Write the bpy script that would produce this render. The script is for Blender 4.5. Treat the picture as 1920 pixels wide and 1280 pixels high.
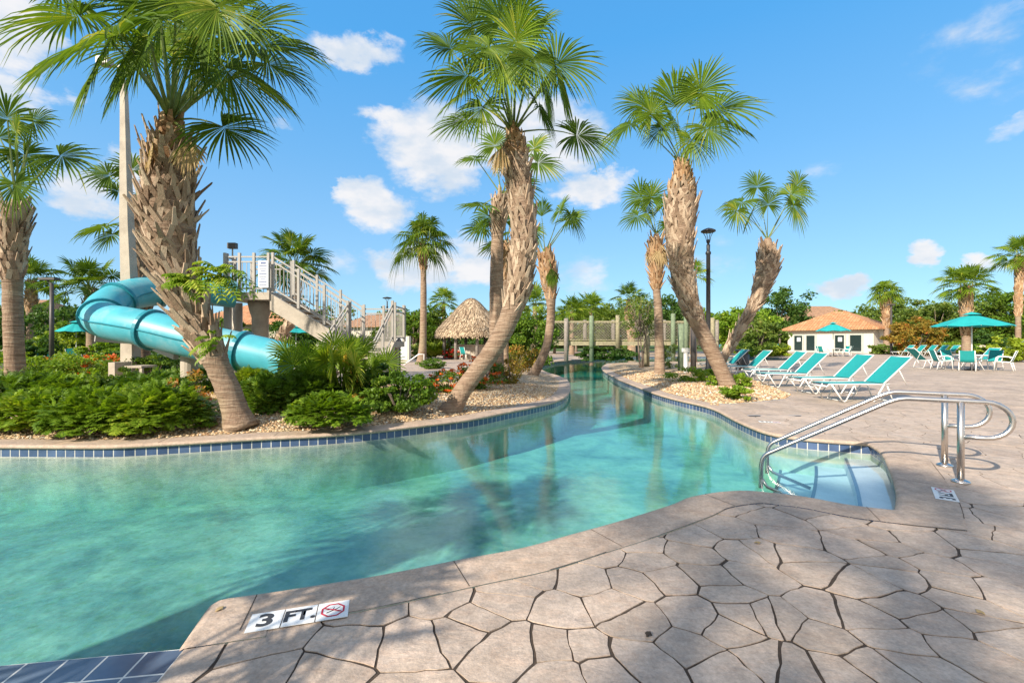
import bpy, bmesh, math, random
import numpy as np
from math import sin, cos, pi, radians, atan2, sqrt
from mathutils import Vector, Matrix, noise
from mathutils.geometry import delaunay_2d_cdt

SC = bpy.context.scene
COL = SC.collection
for o in list(bpy.data.objects): bpy.data.objects.remove(o)

# ------------------------------------------------------------------ camera
FPX, H = 850.0, 1.35                      # focal length in photo pixels, eye height in metres
cd = bpy.data.cameras.new('camera'); cam = bpy.data.objects.new('camera', cd); COL.objects.link(cam)
cam.location = (0, 0, H); cam.rotation_euler = (radians(90), 0, 0)
cd.sensor_width = 36; cd.lens = 36 * FPX / 1920; cd.clip_start = .05; cd.clip_end = 3000
SC.camera = cam
def W(px, py, z=0.0):
    D = FPX * (H - z) / (py - 640.0); return Vector(((px - 960) * D / FPX, D, z))
def WD(px, py, D):
    return Vector(((px - 960) * D / FPX, D, H + (640 - py) * D / FPX))

# ------------------------------------------------------------------ sun and sky
SUN_EL = 31.0; SDX, SDY = .66, .75        # shadows run to the right and away from the camera
SUN_AZ = atan2(-SDX, -SDY)
sl = bpy.data.lights.new('sun', 'SUN'); sl.energy = 5.0; sl.angle = radians(.55); sl.color = (1, .90, .76)
so = bpy.data.objects.new('sun', sl); COL.objects.link(so)
ce = cos(radians(SUN_EL))
ldir = Vector((SDX * ce, SDY * ce, -sin(radians(SUN_EL)))).normalized()
so.rotation_euler = ldir.to_track_quat('-Z', 'Y').to_euler(); so.location = (-20, -20, 20)
SC.view_settings.view_transform = 'Standard'; SC.view_settings.look = 'None'
SC.view_settings.exposure = .66; SC.view_settings.gamma = 1
SC.render.resolution_x = 1024; SC.render.resolution_y = 682
SC.render.engine = 'CYCLES'
SC.cycles.max_bounces = 8; SC.cycles.transparent_max_bounces = 12; SC.cycles.caustics_reflective = False

class NT:
    def __init__(s, tree): s.t = tree; s.n = tree.nodes; s.l = tree.links
    def new(s, typ, **k):
        n = s.n.new(typ)
        for a, b in k.items(): setattr(n, a, b)
        return n
    def link(s, a, b): s.l.new(a, b)
    def setin(s, sock, v):
        if hasattr(v, 'is_output') or isinstance(v, bpy.types.NodeSocket): s.l.new(v, sock)
        else:
            if isinstance(v, (tuple, list)) and len(v) == 3 and len(getattr(sock, 'default_value', (0, 0, 0))) == 4: v = (*v, 1)
            sock.default_value = v
    def math(s, op, a, b=None, c=None, clamp=False):
        n = s.new('ShaderNodeMath', operation=op, use_clamp=clamp)
        s.setin(n.inputs[0], a)
        if b is not None: s.setin(n.inputs[1], b)
        if c is not None: s.setin(n.inputs[2], c)
        return n.outputs[0]
    def mix(s, f, a, b, typ='MIX'):
        n = s.new('ShaderNodeMix', data_type='RGBA', blend_type=typ)
        s.setin(n.inputs[0], f); s.setin(n.inputs[6], a); s.setin(n.inputs[7], b)
        return n.outputs[2]
    def ramp(s, f, stops):
        n = s.new('ShaderNodeValToRGB'); e = n.color_ramp.elements
        while len(e) < len(stops): e.new(.5)
        for i, (p, c) in enumerate(stops):
            e[i].position = p; e[i].color = (*c, 1) if len(c) == 3 else c
        s.setin(n.inputs[0], f); return n.outputs[0]
    def noise(s, vec, scale, detail=4, rough=.5, dist=0, col=False):
        n = s.new('ShaderNodeTexNoise'); n.inputs['Scale'].default_value = scale
        n.inputs['Detail'].default_value = detail; n.inputs['Roughness'].default_value = rough; n.inputs['Distortion'].default_value = dist
        if vec is not None: s.l.new(vec, n.inputs['Vector'])
        return n.outputs['Color' if col else 'Fac']
    def mapr(s, v, a, b, c=0., d=1., smooth=False):
        n = s.new('ShaderNodeMapRange'); n.interpolation_type = 'SMOOTHSTEP' if smooth else 'LINEAR'
        s.setin(n.inputs[0], v); n.inputs[1].default_value = a; n.inputs[2].default_value = b
        n.inputs[3].default_value = c; n.inputs[4].default_value = d; return n.outputs[0]
    def scalev(s, vec, sc, loc=(0, 0, 0)):
        n = s.new('ShaderNodeMapping'); s.l.new(vec, n.inputs[0]); n.inputs['Scale'].default_value = sc; n.inputs['Location'].default_value = loc
        return n.outputs[0]

w = bpy.data.worlds.new('World'); SC.world = w; w.use_nodes = True
T = NT(w.node_tree); T.n.clear()
sky = T.new('ShaderNodeTexSky', sky_type='NISHITA'); sky.sun_disc = False
sky.sun_elevation = radians(SUN_EL); sky.sun_rotation = SUN_AZ % (2 * pi)
sky.air_density = 1.0; sky.dust_density = .35; sky.ozone_density = 2.0
hs = T.new('ShaderNodeHueSaturation'); hs.inputs['Saturation'].default_value = 1.12; hs.inputs['Value'].default_value = 1.25
T.link(sky.outputs[0], hs.inputs['Color'])
skyn = T.mix(1.0, hs.outputs[0], (.75, 1.05, 1.0), 'MULTIPLY')
tc = T.new('ShaderNodeTexCoord'); gen = tc.outputs['Generated']
sx = T.new('ShaderNodeSeparateXYZ'); T.link(gen, sx.inputs[0])
az = T.math('ARCTAN2', sx.outputs[0], sx.outputs[1]); el = T.math('ARCSINE', sx.outputs[2])
CLOUDS = [(665,88,95,34,1),(805,272,110,72,1),(722,222,52,26,.8),(1010,250,120,80,.9),(1105,352,70,34,1),(700,388,72,46,1),(830,352,60,30,.6),(785,505,95,36,1),(890,505,90,40,1),(885,462,60,28,.75),
 (40,70,90,70,.9),(35,165,75,42,.8),(125,186,40,20,.6),(150,372,90,38,1),(215,318,70,36,.7),(1565,540,58,24,1),(1745,482,48,28,.85),(1868,488,34,18,.6),(640,500,55,26,.35),(1095,520,60,40,.3),(1840,60,150,60,.22),(1860,150,90,50,.2),(1330,500,60,40,.2),(1900,235,70,16,.25),(1580,305,60,20,.2),(560,240,30,14,.3)]
wv = T.new('ShaderNodeSeparateColor'); T.link(T.noise(T.scalev(gen, (1, 1, 1.6)), 6.5, 6, .62, 0, True), wv.inputs[0])
az = T.math('ADD', az, T.math('MULTIPLY', T.math('SUBTRACT', wv.outputs[0], .5), .20)); el_w = T.math('ADD', el, T.math('MULTIPLY', T.math('SUBTRACT', wv.outputs[1], .5), .13))
tot = None
wn = T.noise(T.scalev(gen, (1, 1, 1.7)), 7.0, 7, .58, .25)
wn2 = T.noise(T.scalev(gen, (1, 1, 2.4)), 22, 5, .6)
nz = T.math('ADD', T.math('MULTIPLY', T.math('SUBTRACT', wn, .5), 3.4), T.math('MULTIPLY', T.math('SUBTRACT', wn2, .5), 1.6))
for (cx, cy, rw, rh, am) in CLOUDS:
    u, v = (cx - 960) / FPX, (640 - cy) / FPX
    a0 = atan2(u, 1); e0 = atan2(v, sqrt(1 + u * u)); cu = cos(a0); rho = sqrt(1 + u * u)
    wa = rw / FPX * cu * cu * 1.15; we = rh / FPX / rho / (1 + (v / rho) ** 2) * 1.25
    da = T.math('DIVIDE', T.math('SUBTRACT', az, a0), wa)
    de = T.math('DIVIDE', T.math('SUBTRACT', el_w, e0), we)
    # flat-ish base: push lower half harder
    r2 = T.math('ADD', T.math('MULTIPLY', da, da), T.math('MULTIPLY', de, de))
    d = T.math('MULTIPLY', T.math('SUBTRACT', 1.0, r2, clamp=True), am)
    tot = d if tot is None else T.math('MAXIMUM', tot, d)
dens = T.math('ADD', tot, T.math('MULTIPLY', nz, T.math('MINIMUM', T.math('MULTIPLY', tot, 2.5), .42)))
mask = T.mapr(dens, .05, .80, 0, .96, True)
shade = T.mapr(T.noise(T.scalev(gen, (1, 1, 2.0), (0, 0, .03)), 11, 5, .55), .35, .65, 0, 1, True)
cc = T.mix(shade, (3.1, 3.5, 4.0), (4.3, 4.25, 4.3))
grad = T.ramp(T.math('MULTIPLY', el, .8), [(0, (.43, .70, 1.0)), (.13, (.335, .62, 1.0)), (.29, (.20, .535, 1.0)), (.46, (.10, .46, 1.0)), (1, (.07, .33, .85))])
gs = T.mix(1.0, grad, (4.1, 4.1, 4.1), 'MULTIPLY')
skyh = T.mix(.82, skyn, gs)
bk = T.mapr(sx.outputs[1], .25, -.35, 0, 1, True)       # unseen cloud added over and behind the viewer to warm the ambient light
up_ = T.mapr(el, .75, 1.15, 0, 1, True)
bmask = T.math('MULTIPLY', T.math('MAXIMUM', bk, up_), T.mapr(T.noise(gen, 2.6, 6, .6, .3), .36, .56, 0, .9, True))
cb = T.mix(1.0, cc, (1.25, 1.12, .98), 'MULTIPLY')
fin = T.mix(bmask, T.mix(mask, skyh, cc), cb)
bg = T.new('ShaderNodeBackground'); T.link(fin, bg.inputs[0]); bg.inputs[1].default_value = .14
wo = T.new('ShaderNodeOutputWorld'); T.link(bg.outputs[0], wo.inputs[0])

# ------------------------------------------------------------------ helpers
def tag(o, label=None, cat=None, group=None, kind=None):
    if label: o['label'] = label
    if cat: o['category'] = cat
    if group: o['group'] = group
    if kind: o['kind'] = kind
    return o
def thing(name, label, cat, loc=(0, 0, 0), group=None):
    o = bpy.data.objects.new(name, None); COL.objects.link(o); o.location = loc
    o.empty_display_size = .2; bpy.context.view_layer.update() if False else None
    return tag(o, label, cat, group)
def link_mesh(name, me, mat, parent=None, origin=None, smooth=False):
    o = bpy.data.objects.new(name, me); COL.objects.link(o)
    if mat:
        for m in (mat if isinstance(mat, (list, tuple)) else [mat]): me.materials.append(m)
    off = None
    if parent is not None:
        p = parent; acc = Vector((0, 0, 0))
        while p is not None: acc += p.location; p = p.parent
        o.parent = parent; off = -acc
    elif origin is not None:
        off = -Vector(origin); o.location = origin
    if off is not None: me.transform(Matrix.Translation(off))
    if smooth: me.polygons.foreach_set('use_smooth', [True] * len(me.polygons))
    me.update(); return o
class MB:
    def __init__(s): s.v = []; s.f = []; s.m = []; s.uv = None
    def quad(s, a, b, c, d, m=0):
        i = len(s.v); s.v += [a, b, c, d]; s.f.append((i, i+1, i+2, i+3)); s.m.append(m)
    def poly(s, pts, m=0):
        i = len(s.v); s.v += list(pts); s.f.append(tuple(range(i, i + len(pts)))); s.m.append(m)
    def box(s, c, size, rz=0, m=0, axes=None):
        c = Vector(c); hx, hy, hz = size[0]/2, size[1]/2, size[2]/2
        if axes is None: X, Y, Z = Vector((cos(rz), sin(rz), 0)), Vector((-sin(rz), cos(rz), 0)), Vector((0, 0, 1))
        else: X, Y, Z = axes
        i = len(s.v)
        for dz in (-1, 1):
            for dx, dy in ((-1,-1),(1,-1),(1,1),(-1,1)): s.v.append(c + X*hx*dx + Y*hy*dy + Z*hz*dz)
        for f in ((3,2,1,0),(4,5,6,7),(0,1,5,4),(1,2,6,5),(2,3,7,6),(3,0,4,7)): s.f.append(tuple(i+k for k in f)); s.m.append(m)
    def beam(s, a, b, wd, ht, up=Vector((0, 0, 1)), m=0):
        a, b = Vector(a), Vector(b); d = (b - a); L = d.length
        if L < 1e-6: return
        X = d / L; Y = up.cross(X)
        if Y.length < 1e-3: Y = Vector((0, 1, 0)).cross(X)
        Y.normalize(); Z = X.cross(Y); s.box((a + b) / 2, (L, wd, ht), axes=(X, Y, Z), m=m)
    def tube(s, pts, r, n=8, cap=True, m=0, flat=1.0):
        pts = [Vector(p) for p in pts]; rs = r if isinstance(r, (list, tuple)) else [r] * len(pts)
        base = len(s.v); prev = None
        for k, p in enumerate(pts):
            t = (pts[min(k+1, len(pts)-1)] - pts[max(k-1, 0)]).normalized()
            if prev is None: u = t.orthogonal().normalized()
            else:
                u = prev - t * prev.dot(t)
                u = u.normalized() if u.length > 1e-4 else t.orthogonal().normalized()
            prev = u; v = t.cross(u)
            for j in range(n):
                a = 2 * pi * j / n; s.v.append(p + (u * cos(a) + v * sin(a) * flat) * rs[k])
        for k in range(len(pts) - 1):
            for j in range(n):
                a = base + k*n + j; b = base + k*n + (j+1) % n
                s.f.append((a, b, b + n, a + n)); s.m.append(m)
        if cap:
            s.f.append(tuple(base + j for j in reversed(range(n)))); s.m.append(m)
            s.f.append(tuple(base + (len(pts)-1)*n + j for j in range(n))); s.m.append(m)
    def lathe(s, c, prof, n=16, m=0, cap=True):
        c = Vector(c); base = len(s.v)
        for (r, z) in prof:
            for j in range(n):
                a = 2*pi*j/n; s.v.append(c + Vector((r*cos(a), r*sin(a), z)))
        for k in range(len(prof)-1):
            for j in range(n):
                a = base+k*n+j; b = base+k*n+(j+1) % n; s.f.append((a, b, b+n, a+n)); s.m.append(m)
        if cap:
            s.f.append(tuple(base+j for j in reversed(range(n)))); s.m.append(m)
            s.f.append(tuple(base+(len(prof)-1)*n+j for j in range(n))); s.m.append(m)
    def build(s, name, mat, parent=None, origin=None, smooth=False):
        me = bpy.data.meshes.new(name); me.from_pydata([tuple(p) for p in s.v], [], s.f)
        o = link_mesh(name, me, mat, parent, origin, smooth)
        if any(s.m): me.polygons.foreach_set('material_index', s.m)
        return o
def kids(o): return [c for c in bpy.data.objects if c.parent == o]
def copy_tree(o, parent=None, ch=None):
    c = o.copy(); COL.objects.link(c)
    if parent is not None: c.parent = parent
    for k in kids(o): copy_tree(k, c)
    return c
def cr(pts, n=8, closed=False):
    """Catmull-Rom through pts (any dimension)"""
    P = [np.array(p, float) for p in pts]; out = []
    N = len(P); rng_ = range(N if closed else N - 1)
    for i in rng_:
        p0 = P[(i-1) % N] if closed or i > 0 else 2*P[0]-P[1]
        p1 = P[i]; p2 = P[(i+1) % N]
        p3 = P[(i+2) % N] if closed or i + 2 < N else 2*P[N-1]-P[N-2]
        for k in range(n):
            t = k / n
            out.append(.5*((2*p1)+(-p0+p2)*t+(2*p0-5*p1+4*p2-p3)*t*t+(-p0+3*p1-3*p2+p3)*t**3))
    if not closed: out.append(P[-1])
    return out

# ------------------------------------------------------------------ materials
def mat(name):
    m = bpy.data.materials.new(name); m.use_nodes = True; t = NT(m.node_tree); t.n.clear()
    b = t.new('ShaderNodeBsdfPrincipled'); o = t.new('ShaderNodeOutputMaterial'); t.link(b.outputs[0], o.inputs[0])
    t.b = b; t.o = o; return m, t
def objc(t): return t.new('ShaderNodeTexCoord').outputs['Object']
def pos(t): return t.new('ShaderNodeNewGeometry').outputs['Position']
def bump(t, h, dist=.01, strength=1.0, normal=None):
    n = t.new('ShaderNodeBump'); n.inputs['Distance'].default_value = dist; n.inputs['Strength'].default_value = strength
    t.setin(n.inputs['Height'], h)
    if normal is not None: t.link(normal, n.inputs['Normal'])
    return n.outputs[0]
def simple(name, c, rough=.6, metal=0, var=.12, scale=6, bmp=0, spec=.5, dirt=None):
    m, t = mat(name); p = pos(t); n = t.noise(p, scale, 5, .6)
    f = t.mapr(n, .3, .7, 1-var, 1+var)
    c2 = t.mix(1.0, tuple(c), f, 'MULTIPLY')
    if dirt:
        c2 = t.mix(t.mapr(t.noise(p, dirt[1], 6, .65), .5, .72, 0, dirt[2]), c2, dirt[0])
    t.setin(t.b.inputs['Base Color'], c2); t.b.inputs['Roughness'].default_value = rough; t.b.inputs['Metallic'].default_value = metal
    t.b.inputs['Specular IOR Level'].default_value = spec
    if bmp: t.link(bump(t, t.noise(p, scale*6, 5, .6), bmp), t.b.inputs['Normal'])
    return m
def leafmat(name, c1, c2, c3=None, trans=.35, rough=.5, patch=1.2, spec=.25):
    m, t = mat(name); g = t.new('ShaderNodeNewGeometry')
    r = g.outputs['Random Per Island']; n = t.noise(g.outputs['Position'], patch, 3, .5)
    f = t.math('ADD', t.math('MULTIPLY', r, .55), t.mapr(n, .32, .68, 0, .5))
    stops = [(0, c1), (.75, c2)] + ([(.97, c3)] if c3 else [])
    c = t.ramp(f, stops)
    t.setin(t.b.inputs['Base Color'], c); t.b.inputs['Roughness'].default_value = rough; t.b.inputs['Specular IOR Level'].default_value = spec
    tr = t.new('ShaderNodeBsdfTranslucent'); t.setin(tr.inputs[0], t.mix(1.0, c, (1.5, 1.45, .5), 'MULTIPLY'))
    mx = t.new('ShaderNodeMixShader'); mx.inputs[0].default_value = trans
    t.link(t.b.outputs[0], mx.inputs[1]); t.link(tr.outputs[0], mx.inputs[2]); t.link(mx.outputs[0], t.o.inputs[0])
    return m
M = {}
# flagstone
def stone_mat(name, joints=0.0, base=(.455, .365, .293)):
    m, t = mat(name); p = pos(t); g = t.new('ShaderNodeNewGeometry')
    a = t.noise(p, 1.1, 5, .6, .4); b = t.noise(p, 9, 6, .65); c_ = t.noise(t.scalev(p, (1.2, 2.2, 1)), 4, 6, .65, 1.5)
    col = t.ramp(a, [(.28, tuple(x*y for x, y in zip(base, (.86, .84, .84)))), (.5, base), (.72, tuple(x*y for x, y in zip(base, (1.12, 1.07, 1.0))))])
    col = t.mix(t.mapr(c_, .48, .7, 0, .45), col, tuple(x*y for x, y in zip(base, (1.12, .95, .84))))
    col = t.mix(t.mapr(t.noise(p, 2.6, 4, .6, .6), .52, .68, 0, .4), col, tuple(x*y for x, y in zip(base, (.74, .78, .84))))
    col = t.mix(1.0, col, t.mapr(b, .25, .75, .72, 1.26), 'MULTIPLY')
    col = t.mix(1.0, col, t.mapr(t.noise(p, 48, 4, .75), .25, .75, .74, 1.26), 'MULTIPLY')
    col = t.mix(t.mapr(t.noise(p, 22, 3, .6, .5), .63, .72, 0, .55), col, tuple(x*y for x, y in zip(base, (.55, .55, .58))))
    if not joints:
        col = t.mix(1.0, col, t.mapr(g.outputs['Random Per Island'], 0, 1, .88, 1.10), 'MULTIPLY')
    hgt = t.math('ADD', t.math('ADD', t.math('MULTIPLY', b, .6), t.math('MULTIPLY', c_, .8)), t.math('MULTIPLY', t.noise(p, 45, 4, .7), .45))
    if joints:
        vd = t.noise(p, 2.2, 4, .6, 0, True)
        vv = t.new('ShaderNodeVectorMath', operation='MULTIPLY_ADD'); t.link(vd, vv.inputs[0]); vv.inputs[1].default_value = (.35, .35, 0); t.link(p, vv.inputs[2])
        sv = t.scalev(vv.outputs[0], (1, 1, 0))
        vo = t.new('ShaderNodeTexVoronoi', feature='DISTANCE_TO_EDGE'); vo.inputs['Scale'].default_value = 2.3; t.link(sv, vo.inputs['Vector'])
        vc = t.new('ShaderNodeTexVoronoi', feature='F1'); vc.inputs['Scale'].default_value = 2.3; t.link(sv, vc.inputs['Vector'])
        sp = t.new('ShaderNodeSeparateColor'); t.link(vc.outputs['Color'], sp.inputs[0])
        col = t.mix(1.0, col, t.mapr(sp.outputs[0], 0, 1, .86, 1.12), 'MULTIPLY')
        jm = t.mapr(vo.outputs['Distance'], .006, .02, 1, 0)
        fade = t.mapr(t.noise(p, 1.6, 3, .5), .45, .62, 0, joints)
        col = t.mix(t.math('MULTIPLY', jm, fade), col, (.10, .075, .06))
    t.setin(t.b.inputs['Base Color'], col); t.b.inputs['Roughness'].default_value = .72; t.b.inputs['Specular IOR Level'].default_value = .3
    t.link(bump(t, hgt, .010, .7), t.b.inputs['Normal']); return m
M['flag'] = stone_mat('flagstone'); M['deck'] = stone_mat('stamped_deck', .55, (.43, .34, .268))
M['coping'] = stone_mat('coping_stone', 0, (.43, .335, .26))
M['mortar'] = simple('joint_earth', (.055, .038, .026), .95, var=.4, scale=20)
M['path'] = stone_mat('grey_path', .3, (.36, .34, .32))
# grass
m, t = mat('grass'); p = pos(t)
t.setin(t.b.inputs['Base Color'], t.ramp(t.noise(p, .7, 6, .7), [(.3, (.04, .075, .015)), (.7, (.10, .16, .03))])); t.b.inputs['Roughness'].default_value = .9
t.link(bump(t, t.noise(p, 40, 3), .05), t.b.inputs['Normal']); M['grass'] = m
# gravel bed
m, t = mat('gravel_bed'); p = pos(t)
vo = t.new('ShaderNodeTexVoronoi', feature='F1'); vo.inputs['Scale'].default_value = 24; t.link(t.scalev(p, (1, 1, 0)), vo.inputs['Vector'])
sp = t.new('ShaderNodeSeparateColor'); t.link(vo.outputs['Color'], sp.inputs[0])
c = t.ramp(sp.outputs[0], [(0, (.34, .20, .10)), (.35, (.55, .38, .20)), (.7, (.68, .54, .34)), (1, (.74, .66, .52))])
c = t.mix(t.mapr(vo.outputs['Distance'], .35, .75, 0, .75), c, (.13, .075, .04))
t.setin(t.b.inputs['Base Color'], c); t.b.inputs['Roughness'].default_value = .8
t.link(bump(t, t.math('SUBTRACT', 1.0, vo.outputs['Distance']), .03), t.b.inputs['Normal']); M['gravel'] = m
m, t = mat('pebble'); g = t.new('ShaderNodeNewGeometry')
c = t.ramp(g.outputs['Random Per Island'], [(0, (.24, .13, .065)), (.3, (.46, .285, .14)), (.6, (.58, .41, .23)), (.88, (.64, .52, .34)), (1, (.62, .57, .50))])
t.setin(t.b.inputs['Base Color'], c); t.b.inputs['Roughness'].default_value = .75; M['pebble'] = m
# water
m = bpy.data.materials.new('water'); m.use_nodes = True; t = NT(m.node_tree); t.n.clear()
p = pos(t)
chop = t.mapr(t.noise(p, .35, 3, .5), .38, .62, .15, .9, True)
sxy = t.new('ShaderNodeSeparateXYZ'); t.link(p, sxy.inputs[0])
left = t.mapr(sxy.outputs[0], -.5, -2.6, .10, 1.0, True)
n1 = t.noise(t.scalev(p, (1, 1, 1)), 2.0, 3, .5, .3)
n2 = t.noise(t.scalev(p, (.8, 1.6, 1)), 9.5, 4, .6, .5)
n3 = t.noise(t.scalev(p, (1, 1, 1)), 27, 3, .6, .6)
h_ = t.math('ADD', t.math('MULTIPLY', n1, .32), t.math('MULTIPLY', t.math('MULTIPLY', n2, chop), .22))
h_ = t.math('ADD', h_, t.math('MULTIPLY', t.math('MULTIPLY', n3, left), .34))
h_ = t.math('MULTIPLY', h_, t.mapr(sxy.outputs[0], -2.6, -.3, 1.0, .38, True))
bn = bump(t, h_, .045, .5)
fr = t.new('ShaderNodeFresnel'); bf = t.new('ShaderNodeNewGeometry').outputs['Backfacing']; t.link(t.mapr(bf, 0, 1, 1.33, 1/1.33), fr.inputs[0]); t.link(bn, fr.inputs['Normal'])
gl = t.new('ShaderNodeBsdfGlossy'); gl.inputs['Roughness'].default_value = 0.0; gl.inputs[0].default_value = (1, 1, 1, 1); t.link(bn, gl.inputs['Normal'])
trn = t.new('ShaderNodeBsdfTransparent')
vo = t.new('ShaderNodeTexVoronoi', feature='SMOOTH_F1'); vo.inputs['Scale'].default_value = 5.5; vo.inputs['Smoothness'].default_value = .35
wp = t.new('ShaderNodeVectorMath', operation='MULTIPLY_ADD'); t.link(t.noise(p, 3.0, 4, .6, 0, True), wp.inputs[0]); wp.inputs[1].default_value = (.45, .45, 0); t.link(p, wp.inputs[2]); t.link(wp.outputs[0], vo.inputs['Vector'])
fc = t.mapr(vo.outputs['Distance'], .12, .52, 0, 1, True)      # net of lighter and darker tint painted in to imitate caustics and ripples
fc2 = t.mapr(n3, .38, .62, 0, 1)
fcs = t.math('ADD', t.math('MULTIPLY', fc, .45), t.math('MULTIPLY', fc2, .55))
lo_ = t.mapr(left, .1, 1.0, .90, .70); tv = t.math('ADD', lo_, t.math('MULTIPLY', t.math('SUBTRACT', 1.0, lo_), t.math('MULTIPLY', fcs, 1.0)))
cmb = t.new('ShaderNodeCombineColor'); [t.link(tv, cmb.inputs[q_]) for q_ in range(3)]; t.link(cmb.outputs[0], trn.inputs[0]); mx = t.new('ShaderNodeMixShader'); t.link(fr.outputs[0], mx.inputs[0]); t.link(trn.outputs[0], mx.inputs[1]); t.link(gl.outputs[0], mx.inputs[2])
o = t.new('ShaderNodeOutputMaterial'); t.link(mx.outputs[0], o.inputs[0])
va = t.new('ShaderNodeVolumeAbsorption'); va.inputs[0].default_value = (.34, .885, .895, 1); va.inputs[1].default_value = .62
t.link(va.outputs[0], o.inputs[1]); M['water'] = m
# pool plaster
m, t = mat('pool_plaster'); p = pos(t)
a = t.noise(p, 1.1, 5, .65, .25); b = t.noise(p, 7, 5, .7, .2)
c = t.ramp(a, [(.34, (.17, .26, .24)), (.48, (.35, .41, .35)), (.64, (.60, .58, .44))])
c = t.mix(t.mapr(b, .48, .66, 0, .5), c, (.30, .37, .19))
c = t.mix(t.mapr(t.noise(p, 2.3, 4, .6, .3), .56, .7, 0, .5), c, (.52, .53, .47))
t.setin(t.b.inputs['Base Color'], c); t.b.inputs['Roughness'].default_value = .7; M['plaster'] = m
m, t = mat('step_plaster'); p = pos(t)
c = t.ramp(t.noise(p, 2.5, 5, .6, .4), [(.3, (.56, .57, .58)), (.7, (.72, .73, .74))])
t.setin(t.b.inputs['Base Color'], c); t.b.inputs['Roughness'].default_value = .6; M['stepp'] = m
# waterline tile (uses uv in metres)
def tilemat(name, tw, th, c1, c2, grout=(.62, .62, .58), mort=.006):
    m, t = mat(name); uv = t.new('ShaderNodeUVMap').outputs[0]
    br = t.new('ShaderNodeTexBrick'); br.offset = 0; br.squash = 1; t.link(uv, br.inputs['Vector'])
    br.inputs['Scale'].default_value = 1; br.inputs['Brick Width'].default_value = tw; br.inputs['Row Height'].default_value = th
    br.inputs['Mortar Size'].default_value = mort; br.inputs['Mortar Smooth'].default_value = .1; br.inputs['Bias'].default_value = 0
    br.inputs['Color1'].default_value = (*c1, 1); br.inputs['Color2'].default_value = (*c2, 1); br.inputs['Mortar'].default_value = (*grout, 1)
    c = t.mix(1.0, br.outputs['Color'], t.mapr(t.noise(pos(t), 5, 5, .6), .3, .7, .8, 1.25), 'MULTIPLY')
    t.setin(t.b.inputs['Base Color'], c)
    t.setin(t.b.inputs['Roughness'], t.mapr(br.outputs['Fac'], 0, 1, .18, .8))
    t.link(bump(t, t.math('SUBTRACT', 1.0, br.outputs['Fac']), .002), t.b.inputs['Normal']); return m
M['tile'] = tilemat('blue_tile', .124, .112, (.045, .075, .15), (.075, .115, .21), grout=(.50, .49, .45))
M['bigtile'] = tilemat('slate_blue_tile', .152, .152, (.075, .11, .17), (.11, .15, .21), mort=.0045)
M['nosing'] = simple('navy_nosing_tile', (.03, .06, .13), .3)
# trunks
m, t = mat('palm_trunk'); p = pos(t)
r1 = t.noise(t.scalev(p, (1.2, 1.2, 13)), 2.2, 5, .65, .8); r2 = t.noise(t.scalev(p, (9, 9, 2)), 3, 4, .6)
c = t.ramp(r1, [(.28, (.13, .085, .055)), (.45, (.26, .175, .12)), (.6, (.38, .28, .20)), (.78, (.50, .40, .29))])
c = t.mix(t.mapr(r2, .5, .75, 0, .5), c, (.20, .145, .10))
c = t.mix(t.mapr(t.noise(p, 1.4, 3), .55, .7, 0, .4), c, (.30, .27, .16))
t.setin(t.b.inputs['Base Color'], c); t.b.inputs['Roughness'].default_value = .9; t.b.inputs['Specular IOR Level'].default_value = .15
t.link(bump(t, t.math('ADD', r1, t.math('MULTIPLY', r2, .5)), .035, 1), t.b.inputs['Normal']); M['trunk'] = m
m, t = mat('palm_fibre'); p = pos(t)
r1 = t.noise(t.scalev(p, (6, 6, 2)), 5, 5, .7, .6)
c = t.ramp(r1, [(.3, (.10, .05, .025)), (.55, (.30, .16, .075)), (.75, (.46, .28, .14))])
t.setin(t.b.inputs['Base Color'], c); t.b.inputs['Roughness'].default_value = .95; t.link(bump(t, r1, .03), t.b.inputs['Normal']); M['fibre'] = m
def bootmat(name, cols):
    m, t = mat(name); p = pos(t); g = t.new('ShaderNodeNewGeometry')
    r1 = t.noise(t.scalev(p, (8, 8, 3)), 6, 5, .7, .5)
    f = t.math('ADD', t.math('MULTIPLY', g.outputs['Random Per Island'], .5), t.math('MULTIPLY', r1, .6))
    c = t.ramp(f, [(.2, cols[0]), (.5, cols[1]), (.85, cols[2])])
    t.setin(t.b.inputs['Base Color'], c); t.b.inputs['Roughness'].default_value = .85; t.b.inputs['Specular IOR Level'].default_value = .2
    t.link(bump(t, r1, .012), t.b.inputs['Normal']); return m
M['boot'] = bootmat('leaf_base_weathered', [(.13, .08, .05), (.33, .235, .16), (.56, .44, .32)])
M['bootnew'] = bootmat('leaf_base_fresh', [(.17, .09, .045), (.38, .225, .12), (.56, .40, .25)])
M['dead'] = leafmat('dead_frond', (.28, .18, .08), (.50, .38, .20), trans=.2, rough=.8)
G1, G2, G3 = (.030, .070, .012), (.105, .185, .028), (.26, .30, .055)
M['frond'] = leafmat('palm_green', (.028, .070, .010), (.125, .205, .022), (.33, .33, .05), trans=.34, rough=.55, patch=.9, spec=.12)
M['frondy'] = leafmat('palm_yellow_green', (.05, .11, .012), (.21, .31, .025), (.42, .42, .07), trans=.42, rough=.5, spec=.22)
M['petiole'] = simple('petiole', (.17, .22, .05), .45, var=.3)
M['bark'] = simple('bark', (.20, .155, .12), .9, var=.35, scale=9, bmp=.02)
M['barkgrey'] = simple('bark_grey', (.26, .23, .20), .9, var=.35, scale=9, bmp=.02)
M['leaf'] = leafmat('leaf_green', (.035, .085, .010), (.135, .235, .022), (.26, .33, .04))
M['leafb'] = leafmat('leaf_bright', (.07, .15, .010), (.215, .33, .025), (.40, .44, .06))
M['leafd'] = leafmat('leaf_dark', (.022, .06, .012), (.08, .16, .028), (.15, .21, .04))
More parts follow.
